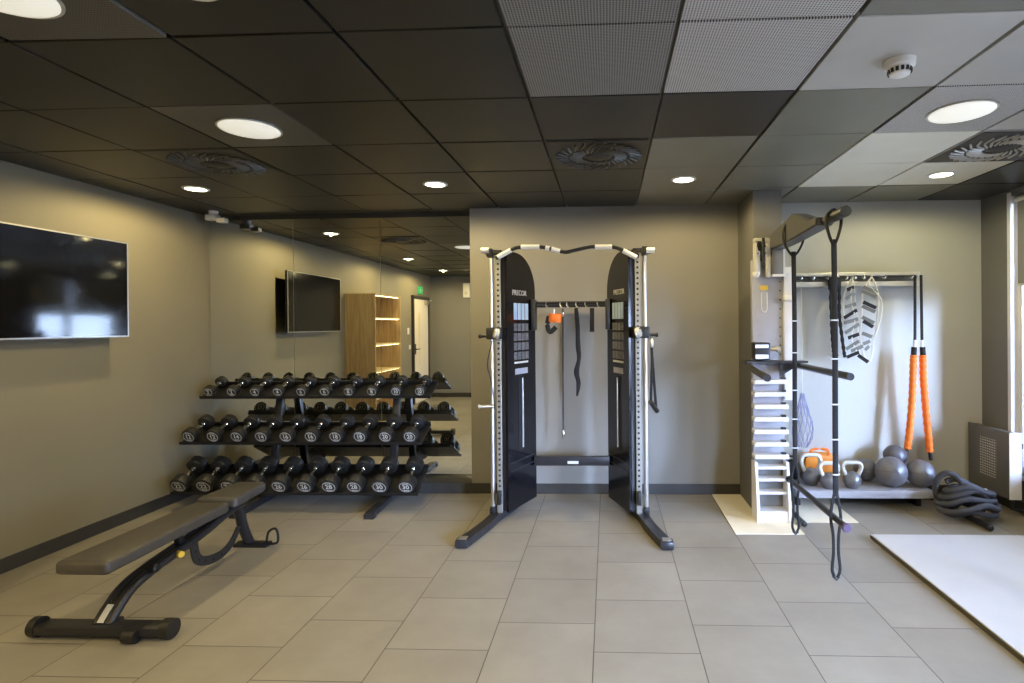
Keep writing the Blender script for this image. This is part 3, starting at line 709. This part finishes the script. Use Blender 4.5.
# beams between the towers
lb = MB().beam((XC - .31, 4.60, .37), (XC + .31, 4.60, .37), .05, .075, .006).build('lower_beam', M['gun'], t)
MB().box((XC - .035, 4.5742, .350), (XC + .055, 4.5752, .372)).build('beam_sticker', M['label'], lb)
sb = MB().cyl((XC - .31, 4.60, 1.655), (XC + .31, 4.60, 1.655), .019, 16).box((XC - .31, 4.590, 1.672), (XC + .31, 4.61, 1.684)).build('storage_bar', M['gun'], t)
for k, dx in enumerate((-.20, -.085, -.03, .045, .12, .22)): MB().tube(smoothpath([(XC + dx, 4.58, 1.672), (XC + dx, 4.55, 1.66), (XC + dx + .008, 4.55, 1.635), (XC + dx + .014, 4.565, 1.640)], 4), .0045, 8).build('hook', M['steel'], sb)
for s in (-1, 1): MB().box((XC + s * .285, 4.55, 1.45), (XC + s * .325, 4.65, 1.70), .008).build('beam_clamp', M['black'], t)
# pull-up bar
yb = 4.17
def up(px, y): return tuple(at(px, y, yb))
pb = [(484, 250), (497, 258), (512, 249.5), (522, 247), (540, 247), (549, 248.5), (561, 251.5), (566.5, 252.3), (574, 250.5), (590, 247), (597, 247), (612, 247), (622, 250), (637, 258), (651, 250)]
pts = [up(*p) for p in pb]
pts[0] = (pts[0][0], 4.20, pts[0][2]); pts[-1] = (pts[-1][0], 4.20, pts[-1][2])
br = MB().tube(smoothpath(pts[1:-1], 4), .0135, 12).build('pull_up_bar', M['gun'], t)
for (a, b) in (((498, 257.3), (511, 250)), ((521, 247.1), (539.5, 247)), ((545.5, 247.9), (549.5, 248.6)), ((551.5, 249), (560, 251.4)), ((595, 247), (612, 247)), ((623, 250.6), (636.5, 257.6))):
    MB().tube([up(*a), up(*b)], .0185, 16).build('grip_sleeve', M['white'], br)
for s, p in ((-1, (484.5, 250)), (1, (650.7, 250))):
    c = up(*p); MB().cyl((c[0] - .030, 4.19, c[2]), (c[0] + .030, 4.19, c[2]), .021, 18).build('end_cap', M['white'], br)
    MB().beam((c[0], 4.20, c[2] - .01), (XC + s * .56, 4.25, 2.05), .03, .035, .004).beam((XC + s * .50, 4.25, 2.045), (up(497 if s < 0 else 637, 258)[0], yb, up(497, 258)[2]), .03, .03, .004).build('bar_bracket', M['gun'], br)

# things hanging from the storage bar
def hang(px, y): return at(px, y, 4.555)
t = thing('triceps_cable', 'thin black cable with a steel end hook hanging between the towers', 'cable', hang(563, 312))
MB().tube([hang(563, 309), hang(563.5, 430)], .0075, 10).build('cable', M['black'], t)
MB().lathe(hang(563.5, 437.5), (0, 0, 1), [(0, .008), (.01, .013), (.04, .013), (.062, .006)], 14).build('snap_hook', M['chrome'], t)
MB().lathe(hang(563, 317), (0, 0, 1), [(0, .006), (.01, .012), (.05, .012), (.06, .006)], 14).build('eyelet', M['chrome'], t)
t = thing('nylon_strap', 'long knotted black strap hanging between the towers', 'strap', hang(577, 312))
MB().tube(smoothpath([hang(576, 308), hang(577.5, 325), hang(578, 345), hang(579, 358), hang(576.5, 372), hang(578.5, 383), hang(577, 396)], 5), [.014, .016, .017, .018, .018, .018, .018, .018, .018, .019, .020, .020, .019, .018, .017, .016, .015, .017, .019, .021, .022, .021, .019, .018, .018, .018, .017, .015, .012, .009, .006], 10, flat=.010).build('webbing', M['web'], t)
MB().ring(hang(577.5, 376), (0, 1, .2), .010, .017, 16, .006).build('buckle', M['gun'], t)
t = thing('short_strap', 'short flat black strap hanging near the right tower', 'strap', hang(592, 312))
MB().tube([hang(592, 308), hang(592, 331)], .018, 8, flat=.004).build('webbing', M['web'], t)
MB().box(hang(589.5, 330) + Vector((0, -.006, -.006)), hang(594.5, 332) + Vector((0, .006, 0)), .002).build('end_tab', M['rubber'], t)
t = thing('ankle_cuff', 'orange and black ankle cuff hanging beside the left tower', 'ankle cuff', hang(553, 318))
mb = MB(); c = hang(555, 318); pts = [c + Vector((.046 * math.cos(a), .024 * math.sin(a), .022 * math.sin(a * 2) * .2)) for a in [2 * PI * k / 20 for k in range(20)]]
mb.tube(pts, .034, 10, closed=True, flat=.006, flatdir=(0, 0, 1)); mb.build('cuff', M['orange'], t)
MB().tube(smoothpath([hang(549, 316), hang(547.5, 325), hang(550, 332), hang(556, 327)], 5), .020, 8, flat=.006, flatdir=(0, 0, 1)).build('fastening_strap', M['web'], t)
MB().tube([hang(554, 309), hang(554, 314)], .006, 8).build('ring', M['steel'], t)

# ------------------------------------------------------------------ training tower on the pillar
t = thing('training_tower', 'white stepped training tower fixed to the grey pillar', 'training tower', (1.25, 4.3, 0))
MB().box((1.115, 4.365, .0), (1.347, 4.42, 1.98), .006).build('back_column', M['greypanel'], t)
MB().box((1.375, 4.33, .9), (1.44, 4.40, 1.92), .006).build('side_rail', M['whitepaint'], t)
for k in range(7):
    z = 1.045 - k * .0945
    MB().box((1.130, 4.270, z - .016), (1.388, 4.365, z + .016), .006).box((1.135, 4.262, z + .008), (1.38, 4.275, z + .020), .003).build('step', M['whitepaint'], t)
    MB().box((1.33, 4.262, z + .020), (1.365, 4.30, z + .036), .004).build('step_clip', M['gun'], t)
mb = MB()
for X in (1.128, 1.362):
    mb.prism([(4.365, .44), (4.365, .0), (4.205, .0), (4.205, .11), (4.235, .30), (4.262, .44)], (X, 0, 0), (0, 1, 0), (0, 0, 1), .020)
mb.build('side_cheek', M['whitepaint'], t)
MB().box((1.148, 4.215, 0), (1.362, 4.36, .085), .004).build('plinth_box', M['whitepaint'], t)
MB().box((1.148, 4.345, .085), (1.362, 4.364, .45)).build('inner_panel', M['midgrey'], t)
for z in (.40, .31, .21): MB().box((1.149, 4.255, z - .011), (1.361, 4.345, z + .011), .004).build('shelf', M['whitepaint'], t)
# head frame
mb = MB(); mb.box((1.15, 4.30, 1.86), (1.19, 4.365, 2.12), .005).box((1.235, 4.30, 1.84), (1.27, 4.365, 2.10), .005).box((1.15, 4.30, 2.10), (1.37, 4.365, 2.14), .005)
mb.build('head_frame', M['silver'], t)
MB().box((1.275, 4.27, 1.86), (1.355, 4.365, 2.085), .006).build('head_cover', M['midgrey'], t)
mb = MB()
mb.box((1.355, 4.275, 1.85), (1.368, 4.30, 2.10)).box((1.275, 4.265, 1.842), (1.368, 4.30, 1.86)); mb.build('head_edge', M['whitepaint'], t)
for (a, z) in ((1.17, 2.075), (1.225, 2.075), (1.17, 2.02), (1.225, 2.02)): MB().lathe((a, 4.297, z), (0, -1, 0), [(0, .010), (.006, .009), (.008, .004)], 12).build('bolt', M['chrome'], t)
MB().lathe((1.155, 4.29, 1.835), (0, 0, 1), [(0, .012), (.02, .026), (.045, .026)], 16).build('bumper', M['white'], t)
mb = MB().box((1.365, 4.28, 1.86), (1.41, 4.33, 1.91), .006).box((1.365, 4.28, 1.66), (1.42, 4.33, 1.70), .006); mb.build('rail_bracket', M['white'], t)
MB().box((1.205, 4.3635, 1.745), (1.265, 4.3650, 1.782)).build('sticker', M['yellow'], t)
mb = MB().tube(smoothpath([(1.215, 4.363, 1.73), (1.215, 4.363, 1.60), (1.235, 4.363, 1.575), (1.255, 4.363, 1.60), (1.255, 4.363, 1.73)], 5), .004, 6); mb.build('cable_loop', M['whitepaint'], t)
mb = MB()
for z in [1.25 + .07 * k for k in range(9)]: mb.cyl((1.355, 4.3632, z), (1.355, 4.3650, z), .006, 10)
mb.build('rail_hole', M['gun'], t)
# clamp unit above the dip plate
MB().box((1.13, 4.24, 1.215), (1.245, 4.365, 1.345), .010).build('clamp_housing', M['black'], t)
mb = MB(); mb.box((1.132, 4.234, 1.305), (1.23, 4.24, 1.330)).box((1.132, 4.234, 1.225), (1.23, 4.24, 1.255)); mb.build('clamp_trim', M['steel'], t)
MB().cyl((1.245, 4.27, 1.295), (1.29, 4.25, 1.295), .014, 14).lathe((1.285, 4.25, 1.295), (.8, -.5, 0), [(0, .02), (.02, .024), (.034, .015)], 16).build('clamp_knob', M['steel'], t)
# dip station
dp = MB().box((1.04, 4.24, 1.190), (1.495, 4.362, 1.206), .004).build('dip_plate', M['gun'], t)
MB().prism([(1.30, 1.19), (1.47, 1.19), (1.30, 1.085)], (0, 4.30, 0), (1, 0, 0), (0, 0, 1), .012).build('gusset', M['black'], dp)
for (x, X2) in ((1.438, 1.438), (1.06, .935)):
    MB().tube([(x, 4.34, 1.168), (X2, 3.38 if X2 > 1.2 else 3.33, 1.168)], .023, 16).build('dip_bar', M['gun'], dp)
# arm
ap = [(4.40, 2.05), (4.40, 2.15), (4.10, 2.185), (3.80, 2.225), (3.48, 2.120), (3.36, 2.115), (3.36, 2.068), (3.50, 2.062), (3.82, 2.050), (4.10, 2.045)]
o = MB().prism(ap, (1.235, 0, 0), (0, 1, 0), (0, 0, 1), .105).build('suspension_arm', M['armgrey'], t)
if True:
    bmv = bmesh.new(); bmv.from_mesh(o.data); bmesh.ops.bevel(bmv, geom=bmv.edges[:], offset=.008, segments=2, affect='EDGES'); bmv.to_mesh(o.data); bmv.free()
MB().tube([(1.288, 3.40, 2.090), (1.29, 3.24, 2.092), (1.292, 3.08, 2.094)], [.024, .030, .031], 16).build('arm_tip', M['black'], t)
MB().beam((1.25, 4.42, 1.93), (1.17, 4.26, 2.10), .03, .03, .004).cyl((1.20, 4.25, 1.93), (1.20, 4.25, 2.13), .012, 10).build('arm_brace', M['black'], t)

for o in [x for x in SC.objects if x.parent == t]:
    if not o.name.startswith(('suspension_arm', 'arm_tip', 'dip_plate', 'back_column')): o.location.x = -.028
# suspension straps and bar
def strap(y, nm, lab, x=1.29):
    t = thing(nm, lab, 'suspension strap', (x, y, 2.02), 'suspension straps on the arm')
    zt = 2.16 if y > 3.6 else 2.115
    w = .062 if y > 3.6 else .036
    jn = 1.985 if y > 3.6 else 1.965
    loop = smoothpath([(x, y, jn - .03), (x - w, y, jn + .06), (x - w - .004, y, zt - .02), (x - w * .3, y, zt + (.06 if y > 3.6 else .015)), (x + w * .3, y, zt + (.06 if y > 3.6 else .015)), (x + w + .004, y, zt - .02), (x + w, y, jn + .06)], 5, True)
    MB().tube(loop, .016, 8, closed=True, flat=.007, flatdir=(0, 1, 0)).build('anchor_loop', M['web'], t)
    MB().tube(smoothpath([(x, y, jn), (x + .003, y, 1.5), (x + .001, y, 1.0), (x, y, .50)], 6), .0165, 8, flat=.006).build('main_strap', M['web'], t)
    for z in (1.50, 1.28, 1.02, .82, .62): MB().box((x - .019, y - .008, z), (x + .021, y + .008, z + .008), .002).build('slider', M['steel'], t)
    for q in (-1, 1):
        MB().tube(smoothpath([(x + q * .004, y, .53), (x + q * .020, y + .002, .45), (x + q * .028, y, .37), (x + q * .016, y, .28), (x + q * .014, y, .18), (x + q * .022, y, .08), (x + q * .006, y, .035)], 5), .009, 8, flat=.004).build('foot_loop_strap', M['web'], t)
    MB().tube([(x - .014, y, .045), (x, y, .028), (x + .014, y, .045)], .011, 10).build('loop_pad', M['rubber'], t)
strap(3.93, 'suspension_strap', 'black suspension strap on the arm, the one nearer the tower')
strap(3.24, 'suspension_strap', 'black suspension strap at the arm tip, farther from the tower')
t = thing('grip_bar', 'long dark bar held in the two suspension straps above the floor', 'bar', (1.345, 3.65, .37))
MB().cyl((1.29, 4.04, .372), (1.29, 3.11, .372), .0185, 18).build('shaft', M['gun'], t)
MB().lathe((1.29, 3.11, .372), (0, -1, 0), [(0, .024), (.020, .026), (.026, .020)], 18).build('end_cap', M['purple'], t, label='mauve end cap')
MB().lathe((1.29, 4.04, .372), (0, 1, 0), [(0, .024), (.020, .026), (.026, .020)], 18).build('end_cap', M['rubber'], t)

# ------------------------------------------------------------------ wall rail with hanging kit
t = thing('storage_rail', 'grey slotted storage rail on the back wall above the low shelf', 'storage rail', (2.0, 4.9, 1.86))
MB().box((1.55, 4.885, 1.80), (2.62, YB, 1.905), .003).build('back_plate', M['midgrey'], t)
MB().box((1.55, 4.80, 1.885), (2.62, 4.885, 1.912), .004).box((1.55, 4.80, 1.795), (2.62, 4.815, 1.835), .004).box((1.55, 4.815, 1.795), (2.62, 4.885, 1.805)).build('channel', M['silver'], t)
hooks = [1.62, 1.72, 1.84, 1.915, 1.99, 2.06, 2.13, 2.30, 2.52, 2.56]
for x in hooks: MB().tube(smoothpath([(x, 4.86, 1.87), (x, 4.79, 1.865), (x, 4.735, 1.855), (x, 4.73, 1.885)], 4), .007, 8).build('hook', M['chrome'], t)
YH = 4.745
def R(px, y): return at(px, y, YH)
t = thing('exercise_bands', 'bundle of thick black exercise bands hanging from the wall rail', 'exercise bands', R(835, 285))
for k, (x0, x1, yb_) in enumerate(((831, 833.5, 355), (834.5, 835.5, 356), (838, 843, 357))):
    mb = MB(); pts = smoothpath([R(835, 281), R(x0, 292), R(x0 + .3, 315), R((x0 + x1) / 2, 335), R(x1, yb_ - 4), R(x1 + 1, yb_)], 10)
    n = len(pts); mb.tube([p + Vector((0, -.012 * k, 0)) for p in pts], [.014 + .0028 * math.sin(i * 1.6) for i in range(n)], 10, flat=.011); mb.build('band', M['web'], t)
MB().box(R(829, 290) + Vector((0, -.03, 0)), R(840, 277) + Vector((0, .03, 0)), .012).build('binding', M['web'], t)
MB().tube([R(830, 355), R(836, 356)], .009, 8).build('end_clip', M['steel'], t)
# agility ladder
t = thing('agility_ladder', 'folded agility ladder with white cords and grey slats hanging from the rail', 'agility ladder', R(860, 280))
c = MB()
cords = [[(852, 277), (845, 292), (843, 305), (844, 320), (842, 335), (844, 350), (846, 358)], [(852, 277), (854, 290), (855, 305), (857, 320), (858, 335), (859, 350), (860, 358)],
         [(871, 277), (863, 290), (862, 305), (861, 318), (860, 335), (862, 350), (866, 360)], [(871, 277), (876, 288), (878, 300), (877, 312), (876, 325), (873, 340), (872, 352), (870, 361)],
         [(852, 277), (850, 300), (854, 318), (851, 338), (856, 352)], [(871, 276), (868, 285), (880, 300), (879, 320), (870, 345)]]
for k, cd in enumerate(cords): c.tube(smoothpath([R(*p) + Vector((0, -.004 * k, 0)) for p in cd], 5), .006, 6)
c.build('side_cord', M['cord'], t)
for k, (a, b) in enumerate((((846, 290), (853, 287)), ((845, 299), (854, 293)), ((844, 307), (855, 304)), ((843, 318), (856, 310)), ((843, 323), (857, 319)), ((844, 333), (858, 324)), ((847, 338), (858, 334)), ((845, 349), (858, 341)), ((850, 351), (862, 346)), ((846, 357), (858, 352)),
                            ((862, 287), (876, 293)), ((861, 291), (875, 297)), ((862, 302), (875, 308)), ((861, 306), (874, 312)), ((861, 317), (873, 323)), ((862, 321), (872, 327)), ((861, 333), (871, 337)), ((862, 344), (869, 341)), ((857, 355), (867, 362)), ((864, 350), (868, 346)))):
    MB().beam(R(*a) + Vector((0, -.02, 0)), R(*b) + Vector((0, -.02, 0)), .004, .030, .001, up=(0, -.25, 1)).build('rung_slat', M['slat'] if k % 3 else M['web'], t)
# orange tubes
for k, (top, mid, bot, lab) in enumerate((((915, 285), (912, 400), (907.5, 449), 'orange sleeved resistance tube on the rail, the one ending over the medicine balls'), ((921, 285), (925, 400), (930, 452), 'orange sleeved resistance tube at the rail end, the longer one toward the windows'))):
    t = thing('resistance_tube', lab, 'resistance tube', R(*top), 'orange resistance tubes on the rail')
    a = R(top[0], 275); b = R(top[0] + (1 if k else 0), 340)
    MB().tube([a, b], .0125, 8, flat=.005).build('hanging_strap', M['web'], t)
    MB().tube([b, R(top[0] + (1.5 if k else -.5), 348)], .012, 10).build('white_collar', M['white'], t)
    s0 = R(top[0] + (1.5 if k else -.8), 347); s1 = R(top[0] + (2 if k else -1.2), 355)
    MB().tube([s0, s1], .021, 12).build('end_sleeve', M['web'], t)
    pts = smoothpath([s1, R((top[0] * 2 + mid[0]) / 3 + (1 if k else -1), 375), R(*mid), R((mid[0] + bot[0]) / 2, 428), R(*bot)], 12)
    MB().tube(pts, [.027 + .0035 * math.sin(i * 1.9) for i in range(len(pts))], 12).build('orange_sleeve', M['orange'], t)
    MB().tube([R(*bot), R(bot[0] + (1 if k else -.5), bot[1] + (8 if k else 2))], .016, 10).build('lower_clip', M['gun'], t)

# ------------------------------------------------------------------ low shelf with its floor feet
t = thing('low_shelf', 'low pale grey storage shelf with dark floor feet at the back wall', 'shelf', (2.05, 4.7, 0))
MB().box((1.48, 4.48, .104), (2.545, 4.90, .165), .006).build('tray', M['greypanel'], t)
for X in (1.54, 2.50): MB().box((X - .02, 4.62, 0), (X + .02, 4.86, .104), .004).build('leg', M['gun'], t)
MB().tube([(2.70, 4.90, .024), (2.70, 4.10, .024)], .022, 14).lathe((2.70, 4.10, .024), (0, -1, 0), [(0, .024), (.03, .023), (.036, .015)], 14).beam((2.50, 4.80, .03), (2.71, 4.80, .03), .03, .03).build('floor_foot', M['gun'], t)
MB().tube([(1.42, 4.90, .024), (1.42, 4.16, .024)], .018, 14).lathe((1.42, 4.16, .024), (0, -1, 0), [(0, .020), (.03, .020), (.036, .012)], 14).beam((1.42, 4.80, .03), (1.57, 4.80, .03), .03, .03).build('floor_foot', M['gun'], t)
ZS = .165
def kettlebell(px, by, r, hw, hh, lab, Y=4.58, m='kettle'):
    x = at(px, by, Y).x
    t = thing('kettlebell', lab, 'kettlebell', (x, Y, ZS), 'kettlebells on the low shelf')
    MB().lathe((x, Y, ZS), (0, 0, 1), [(0, .001), (0, r * .62), (.004, r * .68)] + [(r * .9 - r * math.cos(a) * .95 + .0, r * math.sin(a)) for a in [PI * (.28 + .62 * k / 14) for k in range(15)]], 32).build('body', M[m], t)
    top = ZS + r * 1.65
    pts = smoothpath([(x - r * .52, Y, top - .035), (x - hw * .92, Y, top + hh * .30), (x - hw, Y, top + hh * .72), (x - hw * .72, Y, top + hh), (x, Y, top + hh * 1.04), (x + hw * .72, Y, top + hh), (x + hw, Y, top + hh * .72), (x + hw * .92, Y, top + hh * .30), (x + r * .52, Y, top - .035)], 5)
    MB().tube(pts, .0165, 12).build('handle', M['silver'], t)
kettlebell(811, 487, .074, .076, .115, 'silver kettlebell with the tallest handle, at the shelf end by the tower', 4.66)
kettlebell(829, 487, .068, .071, .085, 'middle silver kettlebell, in front of the orange bag', 4.55)
kettlebell(852, 487, .070, .073, .082, 'silver kettlebell beside the first medicine ball', 4.57)
def ball(x, y, z, r, lab, m='ball'):
    t = thing('medicine_ball', lab, 'medicine ball', (x, y, z - r), 'medicine balls on the low shelf')
    MB().sphere((x, y, z), r, 20).build('ball_shell', M[m], t)
    MB().ring(Vector((x, y, z)) + Vector((-.25, -.95, .15)).normalized() * (r - .0015), Vector((-.25, -.95, .15)), r * .20, r * .235, 24, .003).build('moulded_ring', M['balldark'], t)
    MB().lathe((x, y, z), (.1, .2, 1), [(-.003, r * 1.000), (-.002, r * 1.004), (.002, r * 1.004), (.003, r * 1.000)], 48, True, True).build('seam', M['balldark'], t)
ball(2.145, 4.77, ZS + .093, .093, 'smallest pale grey medicine ball, half behind a kettlebell')
ball(2.272, 4.60, ZS + .120, .120, 'large silver-grey medicine ball in the middle of the shelf')
ball(2.502, 4.60, ZS + .108, .108, 'silver-grey medicine ball at the shelf end by the rope')
ball(2.385, 4.765, .375, .090, 'dark grey medicine ball stacked on the two balls', 'balldark')
# orange bag and black bag
x = 1.765
t = thing('sand_bag', 'orange soft training bag standing behind the kettlebells', 'training bag', (x, 4.80, ZS))
MB().box((x - .12, 4.765, ZS), (x + .13, 4.885, ZS + .225), .045).build('bag_body', M['orange2'], t)
MB().tube(smoothpath([(x - .07, 4.76, ZS + .21), (x - .06, 4.76, ZS + .262), (x + .06, 4.76, ZS + .262), (x + .07, 4.76, ZS + .21)], 6), .012, 8, flat=.006).build('carry_handle', M['orange'], t)
MB().sphere((x - .118, 4.745, ZS + .215), .018, 8).build('corner_tab', M['web'], t)
x = 1.555
t = thing('black_bag', 'small black soft bag at the shelf end by the tower', 'bag', (x, 4.72, ZS))
MB().box((x - .065, 4.76, ZS), (x + .045, 4.88, ZS + .16), .035).build('bag_body', M['web'], t)
MB().tube(smoothpath([(x - .04, 4.82, ZS + .13), (x - .035, 4.82, ZS + .185), (x + .02, 4.82, ZS + .185), (x + .025, 4.82, ZS + .13)], 5), .008, 8).build('carry_handle', M['web'], t)
# mesh ball net hanging by the tower (blue-violet net)
t = thing('ball_net', 'violet mesh net bag hanging beside the training tower', 'net bag', (1.62, 4.85, .9))
mb = MB(); cc = Vector((1.655, 4.84, .66)); rn = random.Random(5)
for k in range(12):
    th = 2 * PI * k / 12
    pts = []
    for q in range(13):
        v = q / 12; rad = .010 + .075 * math.sin(PI * .93 * v ** 1.7 + .02) ** .7 * (1 + .10 * rn.uniform(-1, 1)); a = th + v * 1.6
        pts.append(cc + Vector((rad * math.cos(a), rad * .7 * math.sin(a), .23 - .46 * v)))
    mb.tube(pts, .0022, 5)
    pts = []
    for q in range(13):
        v = q / 12; rad = .010 + .075 * math.sin(PI * .93 * v ** 1.7 + .02) ** .7 * (1 + .10 * rn.uniform(-1, 1)); a = th - v * 1.6
        pts.append(cc + Vector((rad * math.cos(a), rad * .7 * math.sin(a), .23 - .46 * v)))
    mb.tube(pts, .0022, 5)
mb.build('netting', mat('violet_net', (0.26, 0.25, 0.42), 0.6), t)
MB().tube([(1.655, 4.84, .88), (1.655, 4.85, 1.45), (1.64, 4.81, 1.84)], .003, 6).build('draw_cord', M['cord'], t)

# ------------------------------------------------------------------ battle rope coiled on the floor
mb = MB(); rr = random.Random(11); rad = .0215
ctr = Vector((2.70, 4.32, 0))
pts = []
turns = 5
for k in range(turns * 10 + 1):
    f = k / 10; th = 2 * PI * f + .6
    lay = f / turns
    a = .215 - .030 * math.sin(f * 2.1) - .05 * lay; b = .135 - .02 * math.cos(f * 1.7) - .035 * lay
    x = ctr.x + a * math.cos(th) + .02 * math.sin(f * 3.1); y = ctr.y + b * math.sin(th) + .02 * math.cos(f * 2.3) + .04 * lay
    z = rad + .004 + lay * .175 + .018 * math.sin(th + f * .8)
    # rope rides up over the shelf foot on its left
    z += .050 * max(0, math.exp(-((x - 2.70) / .09) ** 2)) + (.02 if x < 2.75 else 0)
    pts.append(Vector((x, y, max(z, rad))))
t = thing('battle_rope', 'thick grey battle rope coiled in a heap on the floor beside the shelf', 'rope', (2.78, 4.37, 0))
MB().tube(smoothpath(pts, 4), rad, 12).build('rope_coil', M['rope'], t)
lp = []
for k in range(14):
    th = 2 * PI * k / 14
    lp.append(Vector((2.60 + .075 * math.cos(th), 4.385 - .05 * math.cos(th), .185 + .125 * math.sin(th) + .02)))
MB().tube(smoothpath(lp, 4, True), rad, 12, closed=True).build('upright_loop', M['rope'], t)
MB().tube(smoothpath([(2.585, 4.40, .26), (2.65, 4.39, .285), (2.76, 4.40, .24), (2.87, 4.38, .18), (2.90, 4.42, .12)], 6), rad, 12).build('loose_end', M['rope'], t)
MB().tube([(2.865, 4.39, .205), (2.91, 4.38, .155)], .016, 10).build('end_collar', M['whitepaint'], t)

# ------------------------------------------------------------------ lifting platform
t = thing('lifting_platform', 'large pale low floor platform beside the windows', 'platform', (2.45, 3.0, 0))
MB().box((1.80, 1.75, .022), (3.12, 3.925, .030), .002).build('top_sheet', M['mat'], t)
MB().box((1.796, 1.746, 0), (3.124, 3.929, .022)).build('base_frame', M['matedge'], t)

# ------------------------------------------------------------------ lights
def spot(x, y, power, ang=178, blend=.3, col=(1, .79, .38)):
    l = bpy.data.lights.new('downlight_beam', 'SPOT'); l.energy = power; l.spot_size = math.radians(ang); l.spot_blend = blend
    l.color = col if x < 2 else (1, .90, .50); l.shadow_soft_size = .010
    o = bpy.data.objects.new('downlight_beam', l); C.objects.link(o); o.location = (x, y, CH - .017)
PW = {-5: 46, -2: 56, 1: 40, 4: 26}
for (a, b) in downs: spot(cellx(a), celly(b), PW[a] * (1.0 if b != -4 else 1.2))
ya, yb = bays[0][0], bays[-1][1]
l = bpy.data.lights.new('window_portal', 'AREA'); l.shape = 'RECTANGLE'; l.size = ya - yb; l.size_y = WB1 - WB0; l.cycles.is_portal = True
o = bpy.data.objects.new('window_portal', l); C.objects.link(o); o.location = (XR + .2, (ya + yb) / 2, (WB0 + WB1) / 2); o.rotation_euler = (0, math.radians(90), 0)
o.rotation_euler = Matrix(((0, 0, 1), (1, 0, 0), (0, 1, 0))).to_euler()
l = bpy.data.lights.new('window_portal', 'AREA'); l.shape = 'RECTANGLE'; l.size = RB - RA; l.size_y = WB1 - WB0; l.cycles.is_portal = True
o = bpy.data.objects.new('window_portal', l); C.objects.link(o); o.location = ((RA + RB) / 2, YR - .15, (WB0 + WB1) / 2); o.rotation_euler = (math.radians(90), 0, 0)
sun = bpy.data.lights.new('sun', 'SUN'); sun.energy = 9; sun.angle = math.radians(.6); sun.color = (1, .95, .86)
o = bpy.data.objects.new('sun', sun); C.objects.link(o); d = Vector((-.11, 1, -1.0)); o.rotation_euler = d.to_track_quat('-Z', 'Y').to_euler()

SKY, SKY_LOBE = 7.6, 270
w = bpy.data.worlds.new('daylight'); SC.world = w; w.use_nodes = True; N = w.node_tree.nodes; L = w.node_tree.links
bg = N['Background']; bg.inputs['Strength'].default_value = 1.0
tc = N.new('ShaderNodeTexCoord'); sx = N.new('ShaderNodeSeparateXYZ'); L.new(tc.outputs['Generated'], sx.inputs[0])
r = N.new('ShaderNodeValToRGB'); r.color_ramp.elements[0].position = 0.48; r.color_ramp.elements[1].position = 0.62
r.color_ramp.elements[0].color = (0.54, 0.66, 0.98, 1); r.color_ramp.elements[1].color = (0.57, 0.74, 1.18, 1)
mp = N.new('ShaderNodeMapRange'); mp.inputs[1].default_value = -1; mp.inputs[2].default_value = 1
L.new(sx.outputs['Z'], mp.inputs[0]); L.new(mp.outputs[0], r.inputs[0]); 
# sky lobe added to light the back wall from behind, right of camera
vd = N.new('ShaderNodeVectorMath'); vd.operation = 'DOT_PRODUCT'; vd.inputs[1].default_value = Vector((.60, -1, .26)).normalized()
L.new(tc.outputs['Generated'], vd.inputs[0])
gl = N.new('ShaderNodeMapRange'); gl.interpolation_type = 'SMOOTHSTEP'; L.new(vd.outputs['Value'], gl.inputs[0])
gl.inputs[1].default_value = .92; gl.inputs[2].default_value = 1.0; gl.inputs[3].default_value = SKY; gl.inputs[4].default_value = SKY + SKY_LOBE
mxw = N.new('ShaderNodeVectorMath'); mxw.operation = 'SCALE'; L.new(r.outputs[0], mxw.inputs[0]); L.new(gl.outputs[0], mxw.inputs['Scale'])
L.new(mxw.outputs[0], bg.inputs['Color'])

# ------------------------------------------------------------------ camera
cam = bpy.data.cameras.new('camera'); co = bpy.data.objects.new('camera', cam); C.objects.link(co); SC.camera = co
f, pcx, pcy = 558.836, 584.615, 326.769
cam.sensor_fit = 'HORIZONTAL'; cam.sensor_width = 36; cam.lens = f / 1024 * 36
cam.shift_x = -(pcx - 512) / 1024; cam.shift_y = (pcy - 341.5) / 1024
cam.clip_start = .05; cam.clip_end = 100
yaw, pitch, roll = .0415, -.0035, .0085
Rm = Matrix.Rotation(yaw, 3, 'Z') @ Matrix.Rotation(pitch, 3, 'X') @ Matrix.Rotation(roll, 3, 'Y')
right, fwd, upv = Rm @ Vector((1, 0, 0)), Rm @ Vector((0, 1, 0)), Rm @ Vector((0, 0, 1))
mw = Matrix((right, upv, -fwd)).transposed().to_4x4(); mw.translation = Vector((0, 0, 1.49)); co.matrix_world = mw

SC.view_settings.view_transform = 'Standard'; SC.view_settings.look = 'None'; SC.view_settings.exposure = 0; SC.view_settings.gamma = 1
SC.view_settings.use_curve_mapping = False
SC.cycles.max_bounces = 7; SC.cycles.diffuse_bounces = 5; SC.cycles.glossy_bounces = 4; SC.cycles.transparent_max_bounces = 6
SC.cycles.use_adaptive_sampling = True; SC.cycles.adaptive_threshold = .015
SC.cycles.sample_clamp_indirect = 6; SC.cycles.use_denoising = True; SC.cycles.caustics_reflective = False; SC.cycles.caustics_refractive = False
